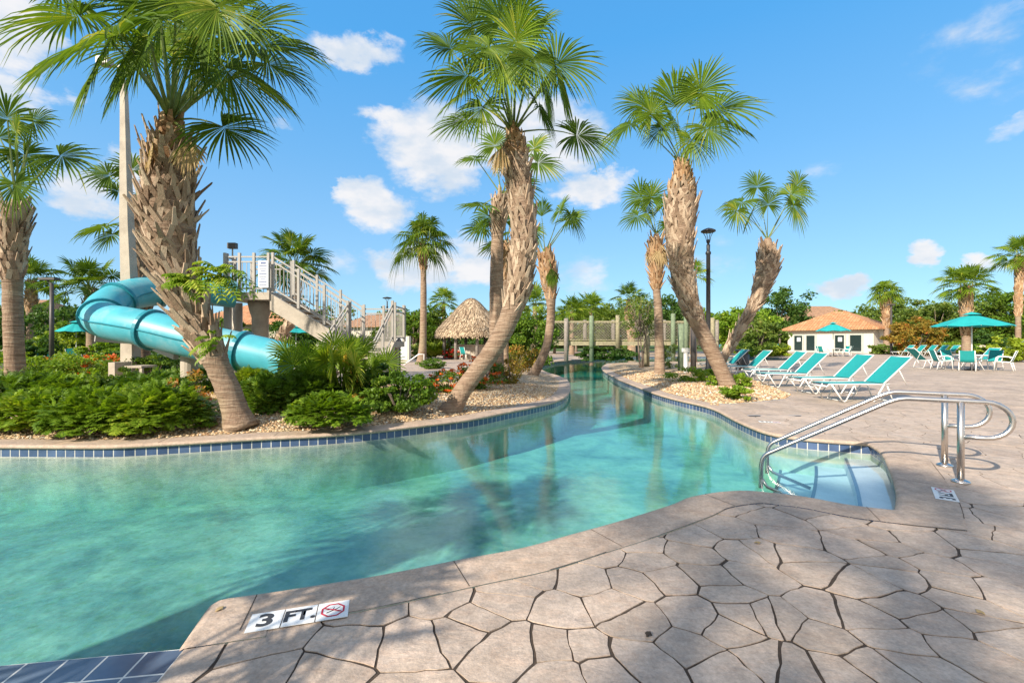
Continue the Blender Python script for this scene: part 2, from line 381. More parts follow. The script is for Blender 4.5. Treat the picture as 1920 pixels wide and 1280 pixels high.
M['leafo'] = leafmat('leaf_olive', (.05, .10, .015), (.17, .24, .04), (.30, .31, .08))
M['leafy'] = leafmat('leaf_lime', (.12, .19, .012), (.30, .38, .03), (.42, .46, .06))
M['croton'] = leafmat('leaf_croton', (.09, .12, .02), (.38, .24, .04), (.55, .13, .04))
M['flower'] = leafmat('flower_orange_red', (.52, .06, .015), (.72, .17, .03), (.75, .30, .06), trans=.2)
M['flowerr'] = leafmat('flower_red', (.45, .02, .015), (.65, .05, .03), (.7, .12, .06), trans=.2)
M['gold'] = leafmat('frond_golden', (.45, .27, .03), (.62, .38, .04), (.7, .5, .1), trans=.3)
# built things
M['steel'] = simple('brushed_steel', (.62, .58, .54), .27, metal=1, var=.10, scale=14)
M['white'] = simple('white_powder_coat', (.78, .77, .74), .35, var=.05)
M['teal'] = simple('teal_sling', (.008, .27, .27), .7, var=.08, scale=20, bmp=.002)
M['tealc'] = simple('teal_canvas', (.010, .33, .325), .75, var=.08, scale=3)
M['black'] = simple('black_metal', (.03, .03, .032), .4, var=.2)
M['bronze'] = simple('dark_pole', (.07, .06, .055), .5, var=.2)
M['slide'] = simple('turquoise_fibreglass', (.065, .37, .45), .42, var=.12, scale=2.5, spec=.45, dirt=((.34, .50, .52), 1.8, .55))
M['slideflange'] = simple('slide_flange', (.02, .22, .28), .35)
M['conc'] = simple('tan_concrete', (.44, .385, .31), .8, var=.14, scale=3, bmp=.004, dirt=((.24, .20, .16), 2.5, .5))
M['tanmetal'] = simple('tan_painted_metal', (.36, .335, .30), .45, var=.08)
M['rope'] = simple('weathered_rope', (.27, .24, .19), .95, var=.2)
M['wood'] = simple('weathered_timber', (.30, .27, .17), .9, var=.3, scale=8, bmp=.01)
M['woodg'] = simple('green_timber', (.17, .22, .14), .9, var=.3, scale=8, bmp=.01)
M['wallw'] = simple('cream_render', (.60, .55, .47), .85, var=.05, scale=2)
M['wallt'] = simple('tan_render', (.52, .45, .36), .85, var=.06, scale=2)
M['doorf'] = simple('grey_door_frame', (.42, .44, .40), .5)
M['paper'] = simple('white_notice', (.75, .78, .80), .6, var=.03)
M['ink'] = simple('dark_lettering', (.04, .04, .045), .6)
M['inkb'] = simple('blue_ink', (.10, .14, .30), .6)
M['red'] = simple('red_lettering', (.50, .02, .05), .6)
M['marker'] = simple('white_marker_tile', (.74, .74, .72), .35, var=.04, scale=12, dirt=((.5, .48, .44), 14, .3))
m, t = mat('dark_glass'); t.b.inputs['Base Color'].default_value = (.02, .035, .035, 1); t.b.inputs['Roughness'].default_value = .05; M['glass'] = m
# thatch
m, t = mat('thatch'); p = pos(t); r1 = t.noise(t.scalev(p, (6, 6, 1.2)), 5, 5, .7, .5)
c = t.ramp(r1, [(.28, (.14, .09, .05)), (.5, (.36, .265, .165)), (.72, (.56, .43, .29))])
t.setin(t.b.inputs['Base Color'], c); t.b.inputs['Roughness'].default_value = .95; t.link(bump(t, r1, .06), t.b.inputs['Normal']); M['thatch'] = m
m, t = mat('thatch_leaf'); g = t.new('ShaderNodeNewGeometry')
c = t.ramp(g.outputs['Random Per Island'], [(0, (.16, .10, .06)), (.5, (.38, .28, .18)), (1, (.60, .47, .32))])
t.setin(t.b.inputs['Base Color'], c); t.b.inputs['Roughness'].default_value = .95; M['thatchl'] = m
# clay roof tile
def roofmat(name, a, b, c_):
    m, t = mat(name); uv = t.new('ShaderNodeUVMap').outputs[0]
    br = t.new('ShaderNodeTexBrick'); br.offset = 0; t.link(uv, br.inputs['Vector'])
    for k, v in (('Scale', 1), ('Brick Width', .34), ('Row Height', .42), ('Mortar Size', .045), ('Mortar Smooth', .9), ('Bias', 0)): br.inputs[k].default_value = v
    br.inputs['Color1'].default_value = (*a, 1); br.inputs['Color2'].default_value = (*b, 1); br.inputs['Mortar'].default_value = (*c_, 1)
    c = t.mix(1.0, br.outputs[0], t.mapr(t.noise(pos(t), 2.5, 5, .7), .3, .7, .75, 1.25), 'MULTIPLY')
    t.setin(t.b.inputs['Base Color'], c); t.b.inputs['Roughness'].default_value = .8
    wv = t.new('ShaderNodeTexWave'); wv.inputs['Scale'].default_value = 1/.30/2*1.0 ; t.link(uv, wv.inputs[0])
    t.link(bump(t, wv.outputs['Fac'], .06), t.b.inputs['Normal']); return m
M['roof'] = roofmat('clay_tile', (.52, .235, .10), (.62, .33, .16), (.30, .12, .05))
M['roofb'] = roofmat('brown_tile', (.40, .22, .12), (.48, .28, .16), (.20, .1, .05))
# ------------------------------------------------------------------ pool outline (world x, y), counter-clockwise
ZW = -.16
def wl(*pp, z=ZW): return [tuple(W(x, y, z)[:2]) for x, y in pp]
left_wall = [(-14.0, 6.35), (-10.0, 6.1), (-8.0, 5.95)] + wl((0,856),(175,857),(250,855),(350,849),(470,841),(600,834),(700,825),(800,812),(880,801),(950,786),(1000,775),(1040,764),(1061,752),(1067,736),(1063,721),(1047,712),(1022,703),(1009,694),(1012,688))
far_bank = wl((1040,682),(1090,677.5),(1130,674.5)) + [(12.0, 41.5), (22.0, 42.0)]
arm_near = [(22.0, 33.0), (14.0, 31.5), (8.6, 30.0)]
right_wall = wl((1139,686),(1130,693),(1133,701),(1160,718),(1190,731),(1225,746),(1265,759),(1333,777),(1382,803),(1415,819),(1448,831),(1497,840),(1562,846),(1632,851))
step_wall = wl((1632,851),(1660,872),(1674,900),(1685,930)) + [(3.42, 3.97), (3.10, 3.61)]
near_edge = wl((1690,959),(1595,948),(1513,933),(1448,925),(1398,921),(1349,924),(1300,933),(1266,947),(1172,977),(1079,1003),(985,1029),(874,1050),(728,1079),(626,1096),(524,1112),(440,1124), z=0)
corner = wl((440,1124),(420,1127),(408,1133),(396,1150),(352,1216), z=0)
ledge_in = [(-1.44, 2.0), (-2.14, 1.895), (-6.0, 1.32), (-14.0, .2)]
segs = [cr(left_wall, 6), cr(far_bank, 5), cr(arm_near, 3), cr(right_wall, 7), cr(step_wall, 5), cr(near_edge, 6), cr(corner, 3)]
OUT = []
for sgm in segs:
    for p in sgm:
        if not OUT or np.hypot(*(p - OUT[-1])) > .02: OUT.append(np.array(p))
n_cop = len(OUT)
for p in ledge_in[1:]: OUT.append(np.array(p, float))
OUT = np.array(OUT)
area = .5 * np.sum(OUT[:,0]*np.roll(OUT[:,1],-1) - np.roll(OUT[:,0],-1)*OUT[:,1])
if area > 0: SGN = 1
else: SGN = -1
def inside(P, poly):
    x, y = P; n = len(poly); c = False; j = n - 1
    for i in range(n):
        if (poly[i][1] > y) != (poly[j][1] > y) and x < (poly[j][0]-poly[i][0])*(y-poly[i][1])/(poly[j][1]-poly[i][1]) + poly[i][0]: c = not c
        j = i
    return c
def seg_dist(P, poly, closed=True):
    """distance from points P (n,2) to polyline"""
    P = np.asarray(P, float).reshape(-1, 2); best = np.full(len(P), 1e9)
    n = len(poly)
    for i in range(n if closed else n - 1):
        a = poly[i]; b = poly[(i+1) % n]; ab = b - a; L = ab @ ab
        if L < 1e-12: continue
        t = np.clip(((P - a) @ ab) / L, 0, 1); q = a + t[:, None]*ab
        best = np.minimum(best, np.hypot(*(P - q).T))
    return best
def normals(poly, closed):
    n = len(poly); N = []
    for i in range(n):
        a = poly[i-1] if (i > 0 or closed) else poly[i]; b = poly[(i+1) % n] if (i < n-1 or closed) else poly[i]
        d1 = poly[i]-a; d2 = b-poly[i]
        def nn(d):
            L = np.hypot(*d); return np.array((d[1], -d[0]))/L*SGN if L > 1e-9 else np.zeros(2)
        v = nn(d1) + nn(d2); L = np.hypot(*v); v = v/L if L > 1e-9 else nn(d2)
        u = nn(d2) if np.hypot(*nn(d2)) > 0 else nn(d1)
        c = max(.5, abs(v @ u)); N.append(v/c)
    return np.array(N)
CI = OUT[:n_cop]; NRM = normals(CI, False)
wd = np.full(n_cop, .31)
p0 = np.array(step_wall[0]); p1 = np.array(step_wall[-1])
i0 = int(np.argmin(np.hypot(*(CI-p0).T))); i1 = int(np.argmin(np.hypot(*(CI-p1).T)))
wd[i0-2:i1+1] = .36
CO = [CI[i] + NRM[i]*wd[i] for i in range(n_cop)]
dd = seg_dist(CO, CI, False)
CO = [p for p, d, w_ in zip(CO, dd, wd) if d > w_*.93]
COP = [tuple(p) for p in CO]          # outer edge of coping, open chain
COPPOLY = COP + [tuple(CI[-1])] + [tuple(p) for p in OUT[n_cop:]]            # coping + pool region
LEDGE = [(-1.44, 2.0), (-2.14, 1.895), (-6, 1.32), (-14, .2), (-14, -.02), (-6, 1.10), (-2.2, 1.685), (-1.405, 1.80)]

# ------------------------------------------------------------------ flagstones: voronoi cells from the stone centres
random.seed(4)
seedpx = [(507,1204),(641,1216),(783,1204),(693,1137),(839,1122),(865,1181),(603,1256),(495,1262),(891,1158),(938,1130),(950,1099),(985,1074),(1104,1089),(1050,1145),(954,1217),(1038,1217),(1100,1220),(1147,1133),(1191,1161),(1185,1090),(1126,1036),(1197,1017),(1247,1083),(1213,1055),(1297,1036),(1297,1005),(1332,1080),(1366,1111),(1410,1080),(1307,1152),(1297,1211),(1204,1240),(1360,1174),(1391,1146),(1404,1036),(1126,1264),(1047,1270),(1360,1255),(1435,1233),(1430,1149),(1466,1155),(1538,1145),(1525,1063),(1498,1044),(1430,1034),(1610,1027),(1475,1004),(1626,1001),(1662,1024),(1728,1014),(1748,1057),(1669,1057),(1610,1090),(1685,1077),(1794,1096),(1626,1162),(1548,1191),(1695,1132),(1810,1129),(1876,1116),(1679,1198),(1761,1165),(1843,1172),(1482,1247),(1584,1264),(1646,1254),(1728,1247),(1827,1227),(1886,1195),(1892,1070),(1876,1044),(1843,1024),(1827,991),(1564,975),(1613,965),(1515,958),(1656,975),(1860,972),(1794,962),(1892,1004),(1843,935),(1892,926),(1784,880),(1843,899),(1886,903)]
SD = [np.array(W(x, y)[:2]) for x, y in seedpx]
SR = (-6.5, 11.5, -2.5, 8.6)
tries = 0
while tries < 14000:
    tries += 1
    p = np.array((random.uniform(SR[0], SR[1]), random.uniform(SR[2], SR[3])))
    r = .27 + .15*random.random()
    if min(np.hypot(*(np.array(SD)-p).T)) > r: SD.append(p)
SDA = np.array(SD)
def clip(poly, nx, ny, c):
    out = []
    for i in range(len(poly)):
        a = poly[i]; b = poly[(i+1) % len(poly)]
        da = a[0]*nx+a[1]*ny-c; db = b[0]*nx+b[1]*ny-c
        if da <= 0: out.append(a)
        if (da < 0) != (db < 0) and abs(da-db) > 1e-12:
            t = da/(da-db); out.append((a[0]+(b[0]-a[0])*t, a[1]+(b[1]-a[1])*t))
    return out
def wob(x, y):
    v = noise.noise_vector(Vector((x*2.6, y*2.6, 3.1))); u = noise.noise_vector(Vector((x*13, y*13, 7.7)))
    return x + v.x*.034 + u.x*.014, y + v.y*.034 + u.y*.014
CELLS = []
for i, s in enumerate(SDA):
    x, y = s; poly = [(x-1.2, y-1.2), (x+1.2, y-1.2), (x+1.2, y+1.2), (x-1.2, y+1.2)]
    d = np.hypot(*(SDA - s).T); near = np.argsort(d)[1:28]
    dist = np.hypot(x, y)
    for j in near:
        if d[j] > 2.2: break
        nx, ny = (SDA[j]-s)/d[j]
        e = random.Random(int(min(i, j))*7919+int(max(i, j))).random()
        jw = (.0034 + .0045*e**1.5) * (1.0 if dist < 4.5 else max(.6, 1-(dist-4.5)*.15))
        poly = clip(poly, nx, ny, nx*(x+SDA[j][0])/2 + ny*(y+SDA[j][1])/2 - jw)
        if len(poly) < 3: break
    if len(poly) < 3: continue
    pts = []
    for k in range(len(poly)):
        a = np.array(poly[k]); b = np.array(poly[(k+1) % len(poly)]); L = np.hypot(*(b-a))
        n = max(1, int(L/.05)); 
        for q in range(n):
            c_ = a+(b-a)*q/n
            if q == 0 and L > .06: c_ = c_*.982 + np.array(s)*.018
            pts.append(wob(*c_))
    cx = sum(p[0] for p in pts)/len(pts); cy = sum(p[1] for p in pts)/len(pts)
    if SR[0]+.3 < cx < SR[1]-.3 and SR[2]+.3 < cy < SR[3]-.3: CELLS.append(pts)

def ccw(poly):
    a = sum(poly[i-1][0]*poly[i][1]-poly[i][0]*poly[i-1][1] for i in range(len(poly)))
    return list(poly) if a > 0 else list(reversed(poly))
ISL = [tuple(p) for p in OUT[:1]]
GR_BED = wl((1139,686),(1200,681),(1262,684),(1300,690),(1340,697),(1400,706),(1440,722),(1482,740),(1470,748),(1431,752),(1370,757),(1310,752),(1262,738),(1200,722),(1150,705), z=0)
# gravel outline of right bed: river side runs along the coping outer edge; taken a little inside the coping
rb = []
for p in CO:
    if p[1] > 9.3 and p[0] > 3.8 and p[1] < 28.5: rb.append(tuple(p))
rb_front = [p for p in rb if p[1] < 28.0]
RIGHTBED = rb_front + list(wl((1318,757),(1370,757.5),(1431,752),(1472,748),(1484,741),(1440,722),(1402,708),(1370,700), z=0)) + [(11.0, 24.5), (9.5, 27.5)]
RIGHTBED = RIGHTBED
islback = [(.9, 21.5), (.2, 19.0), (-.9, 16.5), (-1.9, 14.2), (-3.4, 13.2), (-6, 12.6), (-9, 13.2), (-14, 13.2)]
isl_front = [tuple(p) for p in CO if (p[0] < 1.75 and p[1] > 5.4 and p[1] < 21.5)]
# keep only the chain part of the left wall
kk = [i for i, p in enumerate(CO) if p[1] > 5.2]
isl_front = []
for i, p in enumerate(CO):
    if p[1] > 21.5 and p[0] > .5: break
    isl_front.append(tuple(p))
ISLAND = isl_front + islback

def regions(faces, extra_edges=None, extra_pts=None):
    V = []; F = []
    for poly in faces:
        poly = ccw(poly); b = len(V); V += [Vector(p) for p in poly]; F.append(list(range(b, b+len(poly))))
    if extra_pts: V += [Vector(p) for p in extra_pts]
    vo, eo, fo, _, _, forig = delaunay_2d_cdt(V, [], F, 0, 1e-5)
    return vo, fo, forig
def sheet(name, vo, fo, sel, z, mat, skirt=0, zf=None):
    used = {}; vs = []; fs = []
    for f, s in zip(fo, sel):
        if not s: continue
        q = []
        for i in f:
            if i not in used:
                used[i] = len(vs); x, y = vo[i]; vs.append((x, y, zf(x, y) if zf else z))
            q.append(used[i])
        a = sum(vs[q[k-1]][0]*vs[q[k]][1]-vs[q[k]][0]*vs[q[k-1]][1] for k in range(len(q)))
        fs.append(q if a > 0 else q[::-1])
    if skirt:
        ec = {}
        for f in fs:
            for k in range(len(f)):
                e = (f[k], f[(k+1) % len(f)]); ec[e] = 1
        low = {}
        for (a, b) in list(ec):
            if (b, a) not in ec:
                for i in (a, b):
                    if i not in low: low[i] = len(vs); vs.append((vs[i][0], vs[i][1], vs[i][2]-skirt))
                fs.append([b, a, low[a], low[b]])
    me = bpy.data.meshes.new(name); me.from_pydata(vs, [], fs); return link_mesh(name, me, mat)
def struct(o, label=None): o['kind'] = 'structure'; (o.__setitem__('label', label) if label else None); return o

DECKBOX = [(-14, -9), (70, -9), (70, 62), (-14, 62)]
STONEBOX = [(-6.4, -2.4)] + [(11.4, -2.4), (11.4, 6.0), (9.5, 7.2), (7.4, 8.0), (5.6, 8.3), (-6.4, 8.3)]
vo, fo, org = regions([DECKBOX, COPPOLY, STONEBOX, LEDGE, ISLAND, RIGHTBED])
sel = [(0 in g and 2 not in g and not ({1, 3, 4, 5} & set(g))) for g in org]
struct(sheet('pool_deck', vo, fo, sel, 0.0, M['deck']), 'pale stamped stone deck stretching back behind the river pool')
sel = [(2 in g and not ({1, 3, 4} & set(g))) for g in org]
struct(sheet('deck_joints', vo, fo, sel, -.0045, M['mortar']), 'dark earth filled joints between the paving stones')
vo2, fo2, org2 = regions([COPPOLY, LEDGE] + CELLS + [STONEBOX])
nC = len(CELLS)
def stone_ok(g):
    g = set(g)
    if 0 in g or 1 in g or (nC+2) not in g: return False
    return any(2 <= k < nC+2 for k in g)
sel = [stone_ok(g) for g in org2]
# every stone is its own island: build by cell
bycell = {}
for f, g, s in zip(fo2, org2, sel):
    if s:
        k = min(q for q in g if 2 <= q < nC+2); bycell.setdefault(k, []).append(f)
vs = []; fs = []
for k, flist in bycell.items():
    tone = 0; used = {}
    dz = random.Random(k).uniform(-.0010, .0010)
    loc = []
    for f in flist:
        q = []
        for i in f:
            if i not in used: used[i] = len(vs); vs.append((vo2[i][0], vo2[i][1], dz))
            q.append(used[i])
        a = sum(vs[q[m_-1]][0]*vs[q[m_]][1]-vs[q[m_]][0]*vs[q[m_-1]][1] for m_ in range(len(q)))
        loc.append(q if a > 0 else q[::-1])
    ec = {(f[m_], f[(m_+1) % len(f)]) for f in loc for m_ in range(len(f))}
    low = {}
    for (a, b) in ec:
        if (b, a) not in ec:
            for i in (a, b):
                if i not in low: low[i] = len(vs); vs.append((vs[i][0], vs[i][1], vs[i][2]-.02))
            loc.append([b, a, low[a], low[b]])
    fs += loc
me = bpy.data.meshes.new('flagstones'); me.from_pydata(vs, [], fs)
struct(link_mesh('flagstone_paving', me, M['flag']), 'irregular pinkish beige flagstones with dark joints in the foreground')
# big ground round the deck
vo3, fo3, org3 = regions([[(-900, -300), (900, -300), (900, 1500), (-900, 1500)], DECKBOX])
struct(sheet('ground', vo3, fo3, [(0 in g and 1 not in g) for g in org3], -.01, M['grass']), 'grass ground beyond the pool deck')

# ------------------------------------------------------------------ pool shell, water, coping
vo4, fo4, org4 = regions([[tuple(p) for p in OUT]])
isin = [0 in g for g in org4]
struct(sheet('pool_floor', vo4, fo4, isin, -.86, M['plaster']), 'pale plastered pool floor under the turquoise water')
def strip(name, poly, closed, z0, z1, mat, off=0.0, uv=True):
    n = len(poly); vs = []; fs = []; uvs = []; s = 0
    acc = [0]
    for i in range(1, n + (1 if closed else 0)): s += float(np.hypot(*(poly[i % n]-poly[i-1]))); acc.append(s)
    for i in range(n + (1 if closed else 0)):
        p = poly[i % n]; vs += [(p[0], p[1], z0), (p[0], p[1], z1)]
    for i in range(len(vs)//2-1):
        a = 2*i; fs.append((a, a+2, a+3, a+1) if SGN < 0 else (a+2, a, a+1, a+3))
    me = bpy.data.meshes.new(name); me.from_pydata(vs, [], fs)
    ul = me.uv_layers.new(name='UVMap')
    for poly_ in me.polygons:
        for li in poly_.loop_indices:
            vi = me.loops[li].vertex_index; ul.data[li].uv = (acc[vi//2], vs[vi][2])
    return link_mesh(name, me, mat)
tw = strip('waterline_tiles', OUT, True, -.168, -.052, M['tile'])
for l in tw.data.uv_layers[0].data: l.uv[1] = l.uv[1] + .052 + .112*3
struct(tw, 'band of square navy blue tiles under the pool coping')
struct(strip('pool_wall', OUT, True, -.87, -.168, M['plaster']), 'plastered pool wall below the waterline')
struct(strip('pool_lip', OUT[n_cop-1:], False, -.052, -.006, M['tile']), 'tiled lip of the ledge')
# water body: slightly larger than the shell so it never shares a face with it
NA = normals(OUT, True); WO = OUT + NA*.012
vo5, fo5, org5 = regions([[tuple(p) for p in WO]])
isw = [0 in g for g in org5]
vs = [(x, y, ZW) for x, y in vo5] + [(x, y, -.88) for x, y in vo5]; n5 = len(vo5); fs = []
ec = set()
for f, s in zip(fo5, isw):
    if not s: continue
    a = sum(vo5[f[k-1]][0]*vo5[f[k]][1]-vo5[f[k]][0]*vo5[f[k-1]][1] for k in range(len(f)))
    f = list(f) if a > 0 else list(f)[::-1]
    fs.append(f); fs.append([i+n5 for i in f[::-1]])
    for k in range(len(f)): ec.add((f[k], f[(k+1) % len(f)]))
for a, b in ec:
    if (b, a) not in ec: fs.append([b, a, a+n5, b+n5])
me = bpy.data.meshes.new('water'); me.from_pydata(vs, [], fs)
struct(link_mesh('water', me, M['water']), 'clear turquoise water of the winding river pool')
# coping: flat top by triangulation + bullnose towards the water
vo6, fo6, org6 = regions([COPPOLY, [tuple(p) for p in OUT + 0*OUT]])
struct(sheet('coping', vo6, fo6, [(0 in g and 1 not in g) for g in org6], .005, M['coping']), 'tan stone coping around the river pool')
prof = [(.0, -.052), (-.022, -.052), (-.040, -.040), (-.046, -.022), (-.038, -.006), (-.018, .003), (.0, .005)]
vs = []; fs = []
NC = NRM
for i in range(n_cop):
    for (o_, z) in prof: vs.append((CI[i][0]+NC[i][0]*o_, CI[i][1]+NC[i][1]*o_, z))
K = len(prof)
for i in range(n_cop-1):
    for k in range(K-1):
        a = i*K+k; fs.append((a, a+1, a+K+1, a+K) if SGN > 0 else (a, a+K, a+K+1, a+1))
me = bpy.data.meshes.new('coping_nose'); me.from_pydata(vs, [], fs)
struct(link_mesh('coping_nose', me, M['coping'], smooth=True), 'rounded nose of the pool coping')
# outer groove of the coping (dark joint) beside the flagstones
gv = []; gf = []
ch = [p for p in CO if p[1] < 8.0 and p[0] > -1.9]
for i, p in enumerate(ch):
    a = np.array(ch[max(0, i-1)]); b = np.array(ch[min(len(ch)-1, i+1)]); d = b-a; d = d/max(1e-6, np.hypot(*d)); n = np.array((d[1], -d[0]))
    q = noise.noise(Vector((p[0]*5, p[1]*5, 0)))
    w_ = .0018+.0015*q
    gv += [(*(p+n*w_), .0085), (*(p-n*w_), .0085)]
for i in range(len(ch)-1):
    if np.hypot(*(ch[i+1]-ch[i])) < .8 and noise.noise(Vector((ch[i][0]*1.7, ch[i][1]*1.7, 5))) > -.08: gf.append((2*i, 2*i+2, 2*i+3, 2*i+1))
acc_ = 0; nxt = .6
for i in range(3, n_cop-3):
    acc_ += float(np.hypot(*(CI[i]-CI[i-1])))
    if acc_ > nxt and CI[i][1] < 16:
        nxt = acc_+.85+.5*random.random(); d = CI[i+1]-CI[i-1]; d = d/np.hypot(*d); n = NRM[i]; k0 = len(gv); w_ = .0022
        p = CI[i]-n*.012; q = CI[i]+n*(wd[i]-.01)
        gv += [(*(p-d*w_), .0075), (*(p+d*w_), .0075), (*(q+d*w_), .0075), (*(q-d*w_), .0075)]; gf.append((k0, k0+1, k0+2, k0+3))
me = bpy.data.meshes.new('groove'); me.from_pydata(gv, [], gf); struct(link_mesh('coping_joint', me, M['mortar']), 'thin dark joint along the back of the coping')
# tiled ledge lower left
lm = MB(); L_ = LEDGE
lm.poly([(x, y, -.004) for x, y in ccw(L_)])
lo = lm.build('pool_ledge', M['bigtile'])
ul = lo.data.uv_layers.new(name='UVMap')
ca, sa = cos(radians(8.4)), sin(radians(8.4))
for pl in lo.data.polygons:
    for li in pl.loop_indices:
        v = lo.data.vertices[lo.data.loops[li].vertex_index].co
        dx, dy = v.x+1.44, v.y-2.0; ul.data[li].uv = (dx*ca+dy*sa + 7.6, -dx*sa+dy*ca + 3.04)
struct(lo, 'slate blue tiled ledge beside the water in the near left corner')
# submerged entry steps
def step(zt, line, name, far):
    pts = [W(x, y, zt) for x, y in line]
    P = cr([(p.x, p.y) for p in pts], 6)
    d0 = P[0]-P[1]; d1 = P[-1]-P[-2]
    P = [P[0]+d0/np.hypot(*d0)*.8] + P + [P[-1]+d1/np.hypot(*d1)*.5]
    poly = [tuple(p) for p in P] + [(3.0, 3.2), (3.7, 3.5), (5.2, 5.2), (5.4, 7.0)]
    cx = sum(p[0] for p in poly)/len(poly)
    v = ccw(poly); n = len(v); m_ = MB()
    m_.v = [(x, y, zt) for x, y in v] + [(x, y, -.87) for x, y in v]
    m_.f = [tuple(range(n))] + [(i, i+n, (i+1) % n+n, (i+1) % n) for i in range(n)]; m_.m = [0]*len(m_.f)
    o_ = m_.build(name, M['stepp']); struct(o_, 'pale curved step under the shallow water')
    b = MB()
    for k in range(1, len(P)-2):
        a, c_ = P[k], P[k+1]; d = (c_-a)/max(1e-6, np.hypot(*(c_-a))); nn = np.array((d[1], -d[0]))
        if (np.array((4.6, 5.0))-a) @ nn < 0: nn = -nn
        b.quad((*a, zt+.004), (*c_, zt+.004), (*(c_+nn*.035), zt+.004), (*(a+nn*.035), zt+.004))
    struct(b.build('step_nosing', M['nosing']), 'dark tile line on the submerged step edge')
step(-.24, [(1577,845),(1592,882),(1603,915),(1609,948)], 'pool_step', 1)
step(-.38, [(1518,838),(1527,872),(1526,905),(1519,937)], 'pool_step', 1)
step(-.52, [(1462,838),(1462,872),(1457,900),(1448,928)], 'pool_step', 1)

# ------------------------------------------------------------------ gravel beds
def mound(x, y):
    return 0
ISLP = np.array(ISLAND); RBP = np.array(RIGHTBED)
def bed(name, poly, hgt, ramp, step_, label, front=None):
    P = np.array(poly); x0, y0 = P.min(0); x1, y1 = P.max(0); pts = []
    y = y0
    while y < y1:
        st = step_ * (1 if y < 12 else 2.2)
        x = x0
        while x < x1:
            q = (x+random.uniform(-.3, .3)*st, y+random.uniform(-.3, .3)*st)
            if inside(q, poly): pts.append(q)
            x += st
        y += st
    vo, fo, org = regions([poly], extra_pts=pts)
    arr = np.array([tuple(v) for v in vo]); d = seg_dist(arr, P)
    t = np.clip(d/ramp, 0, 1); z = .004 + hgt*(t*t*(3-2*t))
    z += np.array([.03*noise.noise(Vector((a*1.3, b*1.3, 0))) + .008*noise.noise(Vector((a*6, b*6, 2))) for a, b in arr]) * np.clip(d/.3, 0, 1)
    zz = {i: z[i] for i in range(len(arr))}
    used = {}; vs = [(arr[i][0], arr[i][1], z[i]) for i in range(len(arr))]; fs = []
    for f, g in zip(fo, org):
        if 0 in g:
            a = sum(vs[f[k-1]][0]*vs[f[k]][1]-vs[f[k]][0]*vs[f[k-1]][1] for k in range(len(f)))
            fs.append(list(f) if a > 0 else list(f)[::-1])
    me = bpy.data.meshes.new(name); me.from_pydata(vs, [], fs)
    o_ = link_mesh(name, me, M['gravel'], smooth=True); struct(o_, label); return P
ISL_H, ISL_R = .17, 1.1
def isl_z(x, y, P=None):
    d = float(seg_dist([(x, y)], ISLP)[0]) if inside((x, y), ISLAND) else 0; t = min(1, d/ISL_R); return ISL_H*t*t*(3-2*t)
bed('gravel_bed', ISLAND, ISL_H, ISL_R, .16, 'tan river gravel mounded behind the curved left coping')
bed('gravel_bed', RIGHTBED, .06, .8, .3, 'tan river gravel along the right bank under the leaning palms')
# loose pebbles
def pebbles(name, poly, n, ylim, hgt, ramp, seed, size, label):
    rs = np.random.RandomState(seed); P = np.array(poly); x0, y0 = P.min(0); x1, y1 = P.max(0); y1 = min(y1, ylim)
    x0 = max(x0, -9); pts = []
    cand = rs.rand(n*4, 2)*(x1-x0, y1-y0)+(x0, y0)
    keep = [c for c in cand if abs(c[0]) < c[1]*1.16+.4 and inside(c, poly)][:n]; A = np.array(keep)
    d = seg_dist(A, P); A = A[d > .015]; d = d[d > .015]; t = np.clip(d/ramp, 0, 1); z = .008+hgt*(t*t*(3-2*t))
    z += np.array([.03*noise.noise(Vector((a*1.3, b*1.3, 0))) for a, b in A]) * np.clip(d/.3, 0, 1)
    base = np.array([(1,0,-.1),(.5,.8,0),(-.5,.85,0),(-1,0,.1),(-.5,-.8,0),(.55,-.8,0),(.3,.1,.75),(-.35,-.05,.8)])
    F = [(0,1,6),(1,2,6),(2,7,6),(2,3,7),(3,4,7),(4,5,7),(5,6,7),(5,0,6)]
    N = len(A); s = size*(.5+rs.rand(N, 3)); an = rs.rand(N)*2*pi
    V = base[None]*s[:, None, :]; V += rs.randn(*V.shape)*.1*size
    c_, s_ = np.cos(an)[:, None], np.sin(an)[:, None]
    X = V[:, :, 0]*c_-V[:, :, 1]*s_; Y = V[:, :, 0]*s_+V[:, :, 1]*c_
    V = np.stack([X+A[:, :1], Y+A[:, 1:], V[:, :, 2]+z[:, None]], 2).reshape(-1, 3)
    FF = (np.array(F)[None]+(np.arange(N)*8)[:, None, None]).reshape(-1, 3)
    me = fastmesh(name, V, FF); o_ = link_mesh(name, me, M['pebble']); tag(o_, label, 'gravel', kind='stuff')
def fastmesh(name, V, F):
    me = bpy.data.meshes.new(name); V = np.asarray(V, np.float32); F = np.asarray(F, np.int32); k = F.shape[1]
    me.vertices.add(len(V)); me.vertices.foreach_set('co', V.ravel())
    me.loops.add(F.size); me.loops.foreach_set('vertex_index', F.ravel())
    me.polygons.add(len(F)); me.polygons.foreach_set('loop_start', np.arange(0, F.size, k, dtype=np.int32))
    me.polygons.foreach_set('loop_total', np.full(len(F), k, np.int32)); me.update(calc_edges=True); me.validate(); return me
pebbles('loose_pebbles', ISLAND, 26000, 13, ISL_H, ISL_R, 3, .021, 'loose tan and white pebbles on the left bed beside the coping')
pebbles('loose_pebbles', RIGHTBED, 9000, 20, .06, .8, 5, .032, 'loose tan pebbles on the right bed beside the coping')
